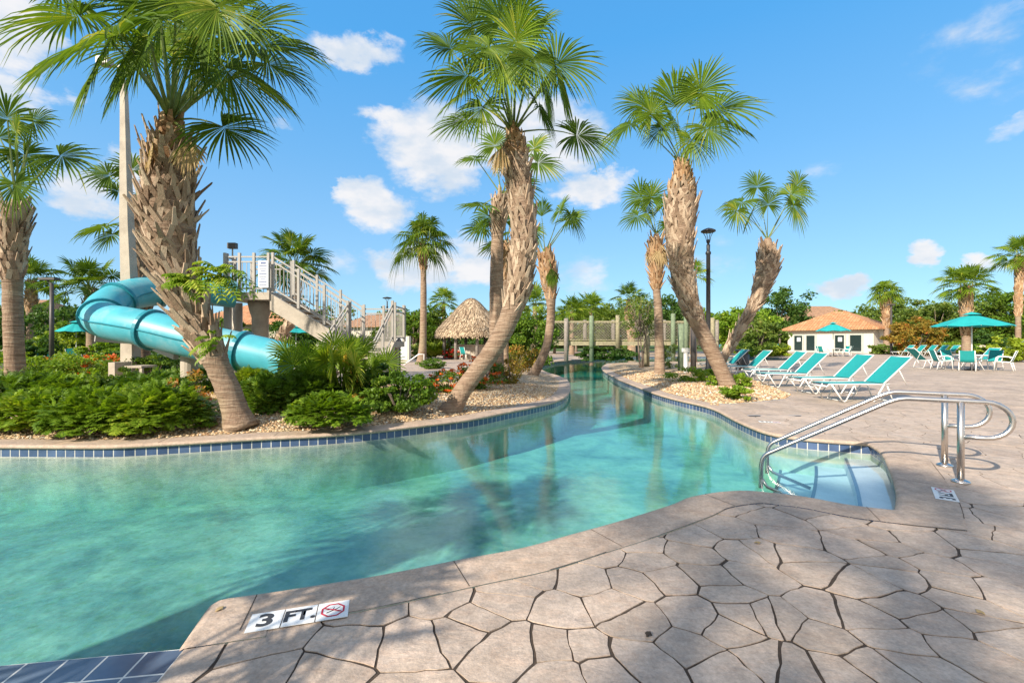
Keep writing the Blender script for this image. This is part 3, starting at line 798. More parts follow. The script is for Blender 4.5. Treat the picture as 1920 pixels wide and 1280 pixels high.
# ------------------------------------------------------------------ palms
UP = Vector((0, 0, 1))
def frond_into(V, F, pet, base, hub, R, rng, axis=None, nseg=36, span=148, droop=.25, up=None, split=.42, wseg=None, cup=.16):
    if wseg is None: wseg = .056*min(1.15, 36/nseg)**.8
    base, hub = Vector(base), Vector(hub); d = hub-base; L = d.length
    hd = Vector((d.x, d.y, 0)); 
    ctrl = base + d*.45 + UP*(.16*L*(1 if d.z < L*.8 else 0)) + Vector((rng.uniform(-.04, .04), rng.uniform(-.04, .04), 0))*L
    pts = [(1-t)**2*base + 2*t*(1-t)*ctrl + t*t*hub for t in [0, .2, .4, .6, .8, 1]]
    pet.tube(pts, [.034, .026, .021, .018, .016, .014], n=5, flat=.6)
    a = (axis if axis is not None else (hub-ctrl)).normalized()
    if axis is None: a = (a + Vector((0, 0, -.35))*rng.random()).normalized()
    n = up if up is not None else UP
    n = n - a*n.dot(a)
    if n.length < .25:
        hh = Vector((d.x, d.y, 0)); n = (-hh if hh.length > .01 else Vector((rng.uniform(-1, 1), -1, 0))); n = n - a*n.dot(a)
    n = n.normalized(); s = a.cross(n).normalized()
    roll = rng.uniform(-.5, .5); n, s = n*cos(roll)+s*sin(roll), s*cos(roll)-n*sin(roll)
    sp = radians(span)
    for i in range(nseg):
        th = -sp + 2*sp*(i+.5)/nseg + rng.uniform(-.03, .03)
        ln = R*(1 - .30*(abs(th)/sp)**1.6)*rng.uniform(.90, 1.06)
        dr = a*cos(th) + s*sin(th)
        hb = hub + a*(.16*R*max(0, cos(th)))*.6         # costa
        dn = s*cos(th) - a*sin(th)
        dp = droop*rng.uniform(.6, 1.5); twist = rng.uniform(-.25, .25)
        st = [0, .22, .45, .68, .86, 1.0]
        wr = [.004/R, 2*sin(sp/nseg)*.22*1.04, 2*sin(sp/nseg)*.42*.98, wseg*.86, wseg*.52, wseg*.06]
        b0 = len(V)
        kink = rng.uniform(.72, .95) if rng.random() < .35 else 2
        for k, r in enumerate(st):
            g = dp*max(0, r-.25)**2*1.4
            if r > kink: g += (r-kink)*1.2*dp*2
            c = hb + dr*(ln*r) + n*(cup*ln*r*(abs(sin(th))*.9+.1)*(1-.5*r)) - UP*(g*ln)
            w_ = wr[k]*R*(1 if k < 3 else 1.0)
            sd = dn*(w_*.5); fold = n*(w_*.32)
            tw = n*(twist*w_) if k > 2 else n*0
            V.append(c-sd-tw+fold*.5); V.append(c-fold*.6); V.append(c+sd+tw+fold*.5)
        for k in range(len(st)-1):
            q = b0+3*k
            F.append((q, q+1, q+4, q+3)); F.append((q+1, q+2, q+5, q+4))
def trunk_path(pts, n=7):
    return [Vector(p) for p in cr([tuple(p) for p in pts], n)]
def boots(mb, path, rad, s0, s1, rng, spacing=.17, L=.34, wd=.075, out=.16, per=7, simple_=False):
    acc = [0]
    for i in range(1, len(path)): acc.append(acc[-1]+(path[i]-path[i-1]).length)
    tot = acc[-1]
    def at(s):
        s = max(0, min(tot*.9999, s)); i = 0
        while i < len(acc)-2 and acc[i+1] < s: i += 1
        t = (s-acc[i])/max(1e-6, acc[i+1]-acc[i]); p = path[i].lerp(path[i+1], t); tg = (path[min(i+2, len(path)-1)]-path[max(0, i-1)]).normalized()
        return p, tg, rad[i]*(1-t)+rad[min(i+1, len(rad)-1)]*t
    s = s0*tot; row = 0
    while s < s1*tot:
        p, tg, r = at(s)
        u = tg.cross(Vector((0, 1, 0))).normalized(); v = tg.cross(u)
        n = per
        for k in range(n):
            ph = 2*pi*(k+.5*(row % 2))/n + rng.uniform(-.1, .1)
            ll = L*rng.uniform(.6, 1.35); oo = out*rng.uniform(.35, 1.5)
            if rng.random() < .10: continue
            rad_ = u*cos(ph)+v*sin(ph); tan_ = -u*sin(ph)+v*cos(ph)
            tip = p + rad_*(r+oo) + tg*ll; mid = p + rad_*(r+oo*.45) + tg*(ll*.5)
            ww = wd*rng.uniform(.55, 1.15); s_j = rng.uniform(-.05, .05); p = p + tg*s_j
            if simple_:
                mb.beam(p+rad_*(r*.9), tip, ww*1.4, ww*.4, up=rad_)
                continue
            dph = pi/n*1.02
            for sg in (-1, 1):
                r2 = u*cos(ph+sg*dph)+v*sin(ph+sg*dph)
                foot = p + r2*(r*.97) - tg*(ll*.12)
                q = mid + tan_*(sg*ww*.35)
                mb.beam(foot, q + (q-foot)*.06, ww*.95, ww*.42, up=rad_)
            e = tip + (tip-mid)*rng.uniform(-.2, .6)
            # tapered stub with a ragged cut end
            X = (e-mid).normalized(); Y = X.cross(rad_).normalized(); Z = Y.cross(X)
            b = len(mb.v); w1, w2, h1, h2 = ww*.9, ww*rng.uniform(.2, .7), ww*.34, ww*.18
            m0 = mid - X*.03
            for (pp, w_, h_) in ((m0, w1, h1), (e, w2, h2)):
                for (a_, b_) in ((-1,-1),(1,-1),(1,1),(-1,1)): mb.v.append(pp+Y*(a_*w_*.6)+Z*(b_*h_*.6)+(X*rng.uniform(-.02, .02) if pp is e else X*0))
            for f in ((3,2,1,0),(4,5,6,7),(0,1,5,4),(1,2,6,5),(2,3,7,6),(3,0,4,7)): mb.f.append(tuple(b+q for q in f)); mb.m.append(0)
        s += spacing*(1+.1*rng.uniform(-1, 1)); row += 1
def palm(label, pathpx, D, widths, boot=None, hubs=None, seed=1, auto=None, sep=False, group=None, leaf='frond', depth=None, bootmat='boot', dead=0, cat='palm tree', name='palm_tree', nseg=36, bootL=1.0, root_z=None, skirt=None, ws_=1.0, rs_=1.0):
    """pathpx: trunk centre points in photo pixels from foot to crown; widths: trunk core widths in metres"""
    rng = random.Random(seed)
    n = len(pathpx); dp = depth or [D]*n; widths = [w_*ws_ for w_ in widths]
    P = [WD(x, y, d) for (x, y), d in zip(pathpx, dp)]
    base = P[0].copy(); base.z = root_z if root_z is not None else base.z
    P[0].z = min(P[0].z, base.z)-.12
    path = trunk_path(P, 7); ws = [float(q[0]) for q in cr([(w_,) for w_ in widths], 7)]
    rad = [max(.03, w_/2) for w_ in ws]
    t = thing(name, label, cat, base, group)
    mb = MB(); rr = [r*(1+.035*rng.uniform(-1, 1)) for r in rad]; rr[0] *= 1.32; rr[1] *= 1.22; rr[2] *= 1.12; rr[3] *= 1.05
    mb.tube(path, rr, n=18); tr = mb.build('trunk', M['trunk'], t, smooth=True)
    top = path[-1]
    if boot:
        b = MB(); boots(b, path, [r*.96 for r in rad], boot[0], boot[1], rng, **(boot[2] if len(boot) > 2 else {}))
        b.build('leaf_bases', M[bootmat], t)
        if len(boot) > 3:
            b = MB(); boots(b, path, [r*.9 for r in rad], boot[3][0], boot[3][1], rng, **boot[3][2]); b.build('leaf_bases', M['bootnew'], t)
    sc = D/FPX
    specs = []
    if hubs:
        for h in hubs:
            hx, hy, dd, R = h[:4]; R = R*rs_; hub = WD(hx, hy, D+dd)
            ax = None
            if len(h) > 4 and h[4] is not None:
                tx, ty, td = h[4]; ax = (WD(tx, ty, D+td)-hub)
            up_ = Vector(h[5]) if len(h) > 5 and h[5] is not None else None
            kw = dict(h[6]) if len(h) > 6 else {}
            specs.append((hub, R, ax, up_, kw))
    if auto:
        na, pet, R = auto[:3]; pet *= rs_; R *= rs_; elr = auto[3] if len(auto) > 3 else (-35, 88)
        kw0 = auto[4] if len(auto) > 4 else {}
        for k in range(na):
            ph = k*2.39996+rng.uniform(-.3, .3); e = radians(elr[1]-(elr[1]-elr[0])*((k+.5)/na)**.9)
            L = pet*rng.uniform(.8, 1.15); dv = Vector((cos(ph)*cos(e), sin(ph)*cos(e), sin(e)))
            hub = top+dv*L; specs.append((hub, R*rng.uniform(.85, 1.1), None, None, dict(kw0)))
    if sep:
        for i, (hub, R, ax, up_, kw) in enumerate(specs):
            V = []; F = []; pt = MB()
            lf = kw.pop('leaf', leaf)
            frond_into(V, F, pt, top - UP*.05, hub, R, rng, ax, nseg=kw.pop('nseg', nseg), up=up_, **kw)
            off = -Vector(base); nv = len(V)
            pv = pt.v; pf = [tuple(q+nv for q in f) for f in pt.f]
            me = bpy.data.meshes.new('frond'); me.from_pydata([tuple(v) for v in V+pv], [], F+pf)
            o_ = link_mesh('frond', me, [M[lf], M['petiole']], t)
            me.polygons.foreach_set('material_index', [0]*len(F)+[1]*len(pf))
    else:
        V = []; F = []; pt = MB()
        for (hub, R, ax, up_, kw) in specs:
            kw.pop('leaf', None)
            frond_into(V, F, pt, top-UP*.05, hub, R, rng, ax, nseg=kw.pop('nseg', nseg), up=up_, **kw)
        nv = len(V); pf = [tuple(q+nv for q in f) for f in pt.f]
        me = bpy.data.meshes.new('crown'); me.from_pydata([tuple(v) for v in V+pt.v], [], F+pf)
        o_ = link_mesh('crown', me, [M[leaf], M['petiole']], t)
        me.polygons.foreach_set('material_index', [0]*len(F)+[1]*len(pf))
    if dead or skirt:
        V = []; F = []; pt = MB()
        for k in range(dead):
            ph = k*2.39996; L = rng.uniform(.25, .6)*(skirt or 1)
            hub = top + Vector((cos(ph)*L*.5, sin(ph)*L*.5, -L*1.0))
            frond_into(V, F, pt, top-UP*.15, hub, .55*(skirt or 1), rng, Vector((cos(ph)*.15, sin(ph)*.15, -1)), nseg=14, span=60, droop=.1)
        nv = len(V); me = bpy.data.meshes.new('dead_fronds'); me.from_pydata([tuple(v) for v in V+pt.v], [], F+[tuple(q+nv for q in f) for f in pt.f])
        link_mesh('dead_fronds', me, M['dead'], t)
    return t

# 1: the big leaning palm on the left
palm('largest palm, thick leaning trunk shaggy with old leaf bases, in front of the blue slide',
     [(452,790),(432,742),(412,694),(392,650),(368,600),(346,552),(328,500),(320,450),(318,400),(318,345),(319,290),(320,245),(321,222)], 6.94,
     [.52,.46,.44,.46,.50,.62,.74,.84,.86,.80,.62,.36,.24], (.245,.90,dict(spacing=.135,L=.34,wd=.08,out=.13,per=8),(.84,.985,dict(spacing=.09,L=.24,wd=.09,out=.05,per=6))), root_z=.13,
     hubs=[(225,64,-1.5,1.35,(90,110,-2.0),(0,-.35,1),dict(nseg=64)),(213,84,-.9,1.15,(130,210,-1.4),(-.2,-.5,.8),dict(nseg=60)),(150,30,-.4,1.3,(20,60,-.6),(-.1,-.2,1)),
           (120,-10,.4,1.2,(30,-30,.6),None),(250,120,.3,1.0,(190,210,.3),(-.4,-.3,.8)),(285,-25,.9,1.3,(255,-160,1.1),(0,-1,.2)),(330,5,-.9,1.25,(330,-130,-1.1),(0,-1,.2)),
           (392,-15,-.3,1.3,(470,-120,-.4),(-.2,-1,.4)),(345,-60,.1,1.3,(350,-220,.2),(0,-1,0)),(300,25,-.3,1.0,(230,-60,-.6),(.2,-1,.5)),(440,20,.6,1.15,(540,-30,.9),(-.3,-.8,.6)),(406,13,-1.1,.95,(420,110,-1.4),(0,-1,.2),dict(leaf='frondy')),
           (487,84,.2,1.25,(590,95,.4),(0,-.6,.9),dict(nseg=60)),(462,55,-.5,1.15,(560,60,-.9),(-.1,-.8,.6)),(424,128,-.6,1.05,(470,235,-.8),(.5,-.6,.5)),(460,140,.3,1.05,(545,200,.5),(.3,-.6,.8)),(500,120,.9,1.0,(580,150,1.2),(.2,-.5,.8)),
           (417,238,-.2,.98,(512,300,-.4),(.3,-.7,.9),dict(nseg=46)),(372,70,-.9,1.0,(400,180,-1.1),(0,-1,.1)),(265,90,.9,1.05,(200,150,1.1),(-.4,-.4,.8)),(240,10,1.2,1.1,(150,-40,1.5),None),(350,60,1.0,1.0,(380,-30,1.3),None),(280,70,-1.1,1.0,(240,170,-1.5),(-.3,-.9,.2)),
           (380,120,.9,1.0,(430,190,1.2),(.5,-.3,.8)),(310,95,.7,.9,(300,0,1.0),(0,-1,.2),dict(leaf='frondy')),(352,262,-.5,.55,(362,330,-.6),(.2,-1,.1),dict(leaf='dead',nseg=24,span=55)),(288,262,-.3,.5,(274,325,-.35),(-.3,-1,.1),dict(leaf='dead',nseg=20,span=50))], ws_=.76, rs_=.82, seed=11, sep=True, nseg=56)
# 2: the centre palm
palm('tall palm with criss-crossed trunk curving up from the tip of the left gravel bed',
     [(843,766),(866,734),(893,697),(921,660),(945,618),(962,575),(974,530),(980,480),(982,430),(978,380),(972,330),(967,285),(964,258),(963,246)], 8.57,
     [.44,.40,.39,.40,.42,.45,.50,.54,.54,.52,.52,.46,.27,.18], (.40,.93,dict(spacing=.14,L=.30,wd=.066,out=.075,per=8),(.90,.99,dict(spacing=.07,L=.20,wd=.07,out=.03,per=6))), root_z=.12,
     hubs=[(878,142,-.5,1.0,(792,150,-.8),(0,-.5,1),dict(nseg=54)),(846,92,.3,.85,(800,50,.5),(-.2,-.6,.8)),(888,52,-.3,.85,(850,-20,-.4),(0,-1,.2)),(938,42,-.5,.9,(930,-40,-.6),(0,-1,.1)),(976,33,.2,.9,(1000,-50,.3),(0,-1,.1)),
           (917,88,-.8,.85,(870,120,-1.2),(0,-1,.4)),(967,80,-.7,.85,(980,0,-1.0),(0,-1,.1),dict(leaf='frondy')),(942,117,-1.0,.8,(930,200,-1.3),(0,-1,.2),dict(leaf='frondy')),(1000,60,.6,.8,(1040,0,.9),(-.2,-1,.3)),
           (1040,122,.1,1.02,(1130,85,.2),(-.2,-.8,.6),dict(nseg=54)),(1045,140,-.4,.85,(1065,225,-.6),(.6,-.7,.3)),(1020,160,.5,.75,(1035,245,.7),(.6,-.6,.3)),(874,225,-.1,.72,(815,245,-.2),(0,-.6,.9)),(905,200,-.6,.7,(880,280,-.9),(-.5,-.8,.2)),
           (1080,254,.2,.88,(1150,262,.3),(.1,-.6,.9),dict(nseg=46)),(880,170,.6,.8,(830,200,.9),(-.3,-.4,.8)),(900,20,.7,.85,(880,-60,1),(0,-1,.2)),(1000,110,-.9,.75,(1010,190,-1.2),(.3,-1,.2)),(960,150,.7,.8,(960,70,1),(0,-1,.2)),(1010,200,-.4,.6,(1040,270,-.6),(.5,-.8,.3)),(940,275,-.3,.5,(930,330,-.4),(-.2,-1,.1),dict(leaf='dead',nseg=20,span=45))], ws_=.86, rs_=.93, seed=23, sep=True, nseg=50)
# 3: right leaning palm
palm('palm leaning left over the right bank with a swollen cross-hatched trunk top',
     [(1370,728),(1352,694),(1333,655),(1313,615),(1296,578),(1284,535),(1277,490),(1275,445),(1276,400),(1278,360),(1279,330),(1278,308)], 13.0,
     [.52,.50,.50,.52,.58,.66,.80,.92,1.0,.86,.52,.24], (.33,.90,dict(spacing=.17,L=.34,wd=.085,out=.09,per=9),(.86,.99,dict(spacing=.10,L=.26,wd=.10,out=.05,per=7))), root_z=.04,
     hubs=[(1183,232,0,1.25,(1150,262,-.3),(-.2,-.7,.8),dict(nseg=40)),(1203,200,.5,1.05,(1165,150,.7),(0,-1,.3)),(1222,217,-.6,.95,(1205,150,-.8),(0,-1,.2),dict(leaf='frondy')),(1268,205,-.5,1.35,(1262,110,-.7),(0,-1,.1),dict(span=70,leaf='frondy')),(1295,200,.3,1.2,(1300,110,.5),(0,-1,.1),dict(span=80)),
           (1340,206,-.2,1.5,(1440,180,-.4),(-.1,-.8,.6),dict(nseg=46)),(1350,225,.6,1.2,(1420,255,.9),(.2,-.6,.8)),(1297,262,-.7,.85,(1305,320,-1),(.1,-1,.2),dict(leaf='frondy')),(1310,175,-.7,1.1,(1340,110,-1),(0,-1,.2),dict(leaf='frondy')),(1325,240,-.9,1.0,(1370,280,-1.3),(.4,-.9,.3)),(1240,240,-.3,.7,(1215,290,-.5),(-.4,-.9,.2)),(1262,235,.8,1.0,(1240,170,1.1),None)], ws_=.83, rs_=.92, seed=37, sep=True, nseg=44)
# 4: right-leaning palm behind the loungers
palm('palm leaning to the right with a bulbous shaggy head behind the loungers and lamp post',
     [(1345,703),(1357,672),(1374,640),(1394,605),(1414,570),(1428,538),(1438,505),(1441,480),(1440,460),(1439,447)], 18.2,
     [.40,.38,.36,.38,.52,.80,1.0,.92,.5,.3], (.18,.96,dict(spacing=.24,L=.42,wd=.11,out=.10,per=8)), root_z=0,
     hubs=[(1392,379,0,1.15,(1352,400,-.2),(-.2,-.7,.8)),(1420,352,.3,1.0,(1412,300,.4),(0,-1,.2),dict(leaf='frondy')),(1382,395,-.7,.9,(1370,440,-1),(-.3,-1,.3)),(1440,385,-.6,.8,(1438,330,-.8),(0,-1,.2)),(1482,365,.1,1.1,(1520,345,.2),(0,-.8,.7)),(1488,385,-.5,1.05,(1500,450,-.7),(.5,-1,.2)),(1495,350,.6,1.0,(1500,300,.8),(0,-1,.3)),(1410,400,.6,.8,(1390,440,.8),None)], ws_=.80, rs_=.92, seed=41, group=None, nseg=32)
# 5: thin palm behind palm 3
palm('slender straight palm with brown dead skirt just left of the cross-hatched leaning palm',
     [(1237,706),(1236,640),(1234,580),(1231,540),(1230,490),(1230,460),(1231,438)], 18.2, [.46,.42,.38,.36,.55,.5,.2], (.62,.95,dict(spacing=.14,L=.38,wd=.09,out=.16,per=9)), root_z=.03, bootmat='bootnew',
     hubs=[(1203,372,0,.95,(1195,340,0),(0,-1,.3)),(1196,405,-.4,.8,(1170,425,-.6),(-.2,-.8,.8),dict(leaf='frondy')),(1222,372,-.3,.85,(1222,330,-.4),(0,-1,.2)),(1245,385,.3,.9,(1270,340,.4),None),(1255,420,.2,.9,(1290,470,.3),(.3,-.8,.5)),(1215,400,.7,.8,(1190,370,.9),None)], ws_=.85, seed=43, nseg=30, dead=9, skirt=1.3)
# 6: straight palm behind palm 2
palm('straight smooth grey trunked palm crossing behind the curving centre palm',
     [(931,728),(931,680),(931,620),(931,540),(932,470),(934,420),(937,390),(942,365)], 12.5, [.50,.42,.40,.38,.34,.34,.42,.2], (.80,.97,dict(spacing=.13,L=.30,wd=.08,out=.10,per=8)), root_z=.14,
     hubs=[(893,298,0,.62,(866,300,0),(0,-.8,.6),dict(leaf='frondy')),(928,275,.3,.75,(928,235,.4),(0,-1,.2),dict(leaf='frondy')),(1008,305,.2,.8,(1030,310,.2),(.2,-1,.4)),(1000,280,.7,.8,(1015,250,.9),None),(906,385,-.3,.72,(870,385,-.5),(0,-.6,.9)),(915,405,.4,.7,(895,440,.5),(-.5,-.8,.3)),(955,300,.8,.8,(960,250,1.0),None),(980,345,.5,.7,(990,400,.6),(.3,-1,.2))], seed=47, nseg=30)
palm('thin palm standing close behind the straight grey trunk, tan leaf bases half way up',
     [(947,700),(947,640),(947,560),(947,500),(948,470),(948,455)], 17.0, [.30,.26,.24,.46,.4,.2], (.72,.97,dict(spacing=.2,L=.34,wd=.09,out=.08,per=8)), root_z=.1,
     auto=(9,.9,.85,(-20,80)), seed=48, nseg=26, bootmat='bootnew')
# 7
palm('curved palm on the gravel tip beside the river neck with a tan shaggy head',
     [(990,712),(1008,688),(1023,655),(1031,615),(1033,570),(1029,520),(1024,490),(1022,472)], 16.2, [.42,.36,.32,.32,.34,.62,.5,.2], (.66,.97,dict(spacing=.17,L=.36,wd=.09,out=.10,per=8)), root_z=.12, bootmat='bootnew',
     hubs=[(1016,408,-.2,.75,(1016,370,-.3),(0,-1,.1),dict(span=60,leaf='frondy')),(1066,412,.1,.85,(1090,395,.1),(-.1,-.9,.6)),(1072,405,-.3,.8,(1085,440,-.4),(.4,-1,.2)),(1000,430,.5,.7,(985,470,.7),(-.4,-.8,.4)),(1050,395,.5,.75,(1060,365,.7),None),(1033,500,-.4,.62,(1042,560,-.5),(0,-1,.1),dict(span=40))], ws_=.95, seed=53, nseg=30)
# 8: fan palm with drooping crown
palm('drooping fan palm on a smooth slender trunk left of the thatched hut',
     [(789,690),(793,640),(794,570),(794,510),(793,478),(794,458)], 27.0, [.62,.42,.38,.34,.50,.3], (.80,.97,dict(spacing=.22,L=.3,wd=.10,out=.10,per=8)), root_z=0, bootmat='bootnew',
     auto=(26,1.15,1.05,(-28,88),dict(droop=.75,wseg=.04)), seed=59, nseg=26)
# 9: dark palm behind the stair tower
palm('dark green palm rising behind the slide stairs on a bent trunk',
     [(512,662),(528,632),(546,600),(553,560),(554,520),(554,500)], 27.0, [.5,.5,.55,.5,.45,.3], (.05,.97,dict(spacing=.3,L=.4,wd=.12,out=.10,per=7)), root_z=0,
     auto=(24,1.35,1.15,(-25,85)), seed=61, nseg=30)
# 10: palm at the left edge
palm('palm at the left edge with smooth brown lower trunk and ragged top',
     [(30,752),(29,700),(26,640),(24,560),(24,500),(26,450),(28,410),(31,375)], 9.2, [.50,.45,.43,.42,.46,.50,.48,.26], (.62,.95,dict(spacing=.16,L=.34,wd=.085,out=.10,per=8)), root_z=.15, bootmat='boot',
     hubs=[(14,225,-.2,.85,(8,165,-.3),(0,-1,.1),dict(leaf='frondy')),(62,230,.1,.72,(100,225,.1),(-.1,-.9,.6)),(30,250,-.6,.6,(40,190,-.8),(0,-1,.2),dict(leaf='frondy')),(112,292,-.1,.98,(190,325,-.2),(0,-.6,.9),dict(nseg=36)),(28,345,-.7,.75,(45,430,-.9),(.1,-1,.1),dict(leaf='frondy')),(-20,280,.3,.9,(-80,300,.4),None),(45,290,.6,.8,(80,330,.8),(.3,-.9,.3)),(0,260,.6,.8,(-30,200,.8),None)], ws_=.72, rs_=.80, seed=67, nseg=34)
# 11: palm between pole and palm 1
palm('palm hidden behind the concrete pole with fronds fanning out to its left',
     [(266,715),(266,640),(264,560),(262,490),(262,430),(262,392)], 12.5, [.5,.46,.46,.55,.6,.25], (.40,.96,dict(spacing=.2,L=.4,wd=.10,out=.12,per=8)), root_z=.1,
     hubs=[(206,330,0,.85,(160,300,0),(-.1,-.8,.6)),(196,425,.1,.9,(158,440,.1),(-.1,-.6,.9)),(222,360,.4,.8,(200,330,.5),None),(250,320,.3,.9,(240,270,.4),(0,-1,.2)),(300,340,.4,.9,(340,300,.5),None),(210,440,.5,.7,(175,480,.6),None),(290,420,.4,.8,(330,460,.4),None)], ws_=.80, rs_=.85, seed=71, nseg=30)
# 12, 13 far left
palm('short bushy palm behind the bend of the blue slide',
     [(172,672),(171,640),(170,600),(169,570),(168,545)], 24, [.5,.42,.40,.5,.3], (.5,.96,dict(spacing=.25,L=.34,wd=.11,out=.08,per=7)), root_z=0, auto=(22,1.2,1.0,(-25,85)), seed=73, nseg=26)
palm('small distant palm with orange shaggy neck right of the left edge palm',
     [(56,655),(57,600),(58,560),(58,528)], 40, [.6,.5,.8,.4], (.62,.97,dict(spacing=.3,L=.4,wd=.14,out=.12,per=7)), root_z=-.1, bootmat='bootnew', auto=(22,1.4,1.2,(-30,85)), seed=79, nseg=22)
# right side
palm('far fan palm with drooping lime crown above the hedges behind the cabana',
     [(1662,612),(1662,590),(1661,570),(1661,552)], 52, [.8,.8,1.4,.6], (.45,.95,dict(spacing=.4,L=.5,wd=.2,out=.2,per=7)), bootmat='bootnew', leaf='frondy', auto=(26,1.3,1.35,(-30,85),dict(droop=.8,wseg=.055)), ws_=.7, rs_=.8, seed=83, nseg=20, root_z=-.1)
palm('lush bright green palm with reddish trunk behind the large teal umbrella',
     [(1812,668),(1812,630),(1812,590),(1811,562),(1811,540)], 33, [.75,.7,.8,.95,.6], (.35,.96,dict(spacing=.3,L=.4,wd=.14,out=.10,per=8)), bootmat='bootnew', leaf='frondy', auto=(34,1.5,1.15,(-25,88),dict(wseg=.06,droop=.3)), ws_=.75, rs_=.80, seed=89, nseg=22, root_z=0)
palm('tall palm cut by the right picture edge with orange upper trunk',
     [(1909,655),(1909,600),(1910,550),(1911,510),(1912,482)], 31, [.5,.45,.55,.62,.4], (.45,.96,dict(spacing=.3,L=.35,wd=.12,out=.06,per=8)), bootmat='bootnew', leaf='frondy', auto=(26,1.3,1.1,(-35,85),dict(wseg=.06)), ws_=.65, rs_=.75, seed=97, nseg=22, root_z=0)
palm('small lime palm just behind the lamp post above the treetops',
     [(1300,625),(1299,570),(1298,540),(1298,520)], 30, [.4,.35,.4,.25], None, leaf='frondy', auto=(12,.8,.75,(-25,85)), seed=101, nseg=20, root_z=-.1)
palm('small palm with orange trunk above the far end of the rope bridge',
     [(1186,655),(1184,620),(1180,590),(1178,562)], 42, [.7,.7,.75,.4], (.1,.9,dict(spacing=.4,L=.4,wd=.15,out=.1,per=7)), bootmat='bootnew', leaf='frond', auto=(16,1.1,.9,(-25,80)), seed=103, nseg=20, root_z=-.1)
for i, (x, y, yb, D, R, lab) in enumerate([(1003,572,650,38,1.3,'distant lime palm peeping over the shrubs right of the centre palms'),(1072,585,640,48,1.4,'low distant palm at the left end of the rope bridge'),(1108,580,640,50,1.5,'low distant palm above the first bridge posts'),(832,568,640,46,1.2,'small distant palm just left of the thatched roof')]):
    palm(lab, [(x,yb),(x,(y+yb)/2),(x,y)], D, [.5,.45,.3], None, leaf='frondy', auto=(18,R*.8,R*.8,(-25,85)), seed=110+i, nseg=18, root_z=-.1)
# the palms beside the photographer, whose crowns throw the shade over the near paving
def back_palm(x, y, h, label, seed, n=22, R=1.15, tr=.09):
    rng = random.Random(seed); t = thing('palm_tree', label, 'palm tree', (x, y, 0))
    path = [Vector((x, y, -.1)), Vector((x+.1, y, h*.5)), Vector((x+.05, y+.05, h))]; mb = MB(); tp_ = trunk_path(path, 6); mb.tube(tp_, tr, n=12); mb.build('trunk', M['trunk'], t, smooth=True)
    if tr > .12: b = MB(); boots(b, tp_, [tr]*len(tp_), .12, .95, rng, spacing=.2, L=.34, wd=.07, out=.10, per=7); b.build('leaf_bases', M['boot'], t)
    V = []; F = []; pt = MB(); top = path[-1]
    for k in range(n):
        ph = k*2.4; e = radians(85-115*((k+.5)/n)); hub = top+Vector((cos(ph)*cos(e), sin(ph)*cos(e), sin(e)))*(1.35*rng.uniform(.7, 1.15) if tr < .1 else .7)
        frond_into(V, F, pt, top, hub, R, rng, nseg=26)
    nv = len(V); me = bpy.data.meshes.new('crown'); me.from_pydata([tuple(v) for v in V+pt.v], [], F+[tuple(q+nv for q in f) for f in pt.f]); link_mesh('crown', me, M['frond'], t)
SH = 1/math.tan(radians(SUN_EL))
def shadow_src(px, py, h):
    p = W(px, py); return p.x-SDX*h*SH, p.y-SDY*h*SH
for i, (px, py, h, R, lab, nf) in enumerate([(1400,1010,14,.66,'palm behind the viewer, tallest of those shading the paving',9),(1680,1080,13.5,.66,'palm behind the viewer, farthest right of those shading the paving',11),(1800,1200,13,.6,'palm behind the viewer whose shade falls on the lower right paving',8)]):
    x, y = shadow_src(px, py, h); back_palm(x, y, h, lab, 200+i, nf, R)
back_palm(-6.3, -.8, 4.2, 'stout palm just behind the viewer whose trunk shade crosses the near water', 230, 14, .75, .30)
x, y = shadow_src(250, 1290, 1.7); back_palm(x, y, 1.5, 'low young palm behind the viewer beside the tiled ledge', 231, 11, .6, .10)

# ------------------------------------------------------------------ shrubs and trees
def leaves_np(rs, C, n, size, aspect=.5, upb=.5, droop=0):
    """n leaf quads (rhombus) at points C"""
    d = rs.randn(n, 3); d[:, 2] += droop; d /= np.linalg.norm(d, axis=1)[:, None]
    nn = rs.randn(n, 3); nn[:, 2] += upb*2; nn -= d*(nn*d).sum(1)[:, None]; nn /= np.linalg.norm(nn, axis=1)[:, None]+1e-6
    s = np.cross(d, nn); L = size*(.6+.8*rs.rand(n))[:, None]
    a = C-d*L*.5; b = C+s*L*aspect*.5+nn*L*.06; c = C+d*L*.5-nn*L*.05; e = C-s*L*aspect*.5+nn*L*.06
    V = np.stack([a, b, c, e], 1).reshape(-1, 3); F = np.arange(n*4).reshape(-1, 4); return V, F
def crown_pts(rs, c, r, n, clumps, hollow=.55, flat=1.0, crad=.3):
    c = np.array(c, float); r = np.array(r, float)
    cd_ = rs.randn(clumps, 3); cd_ /= np.linalg.norm(cd_, axis=1)[:, None]
    rad = (hollow+(1-hollow)*rs.rand(clumps)**.6)[:, None]
    cc_ = cd_*rad*(.85+.3*rs.rand(clumps)[:, None]); cc_[:, 2] = np.maximum(cc_[:, 2], -.75)
    k = rs.randint(0, clumps, n); cr_ = crad*(.6+.8*rs.rand(clumps))
    off = rs.randn(n, 3); off /= np.linalg.norm(off, axis=1)[:, None]; off *= (rs.rand(n)**.45)[:, None]*cr_[k][:, None]
    off[:, 2] *= .75
    return c+(cc_[k]+off)*r
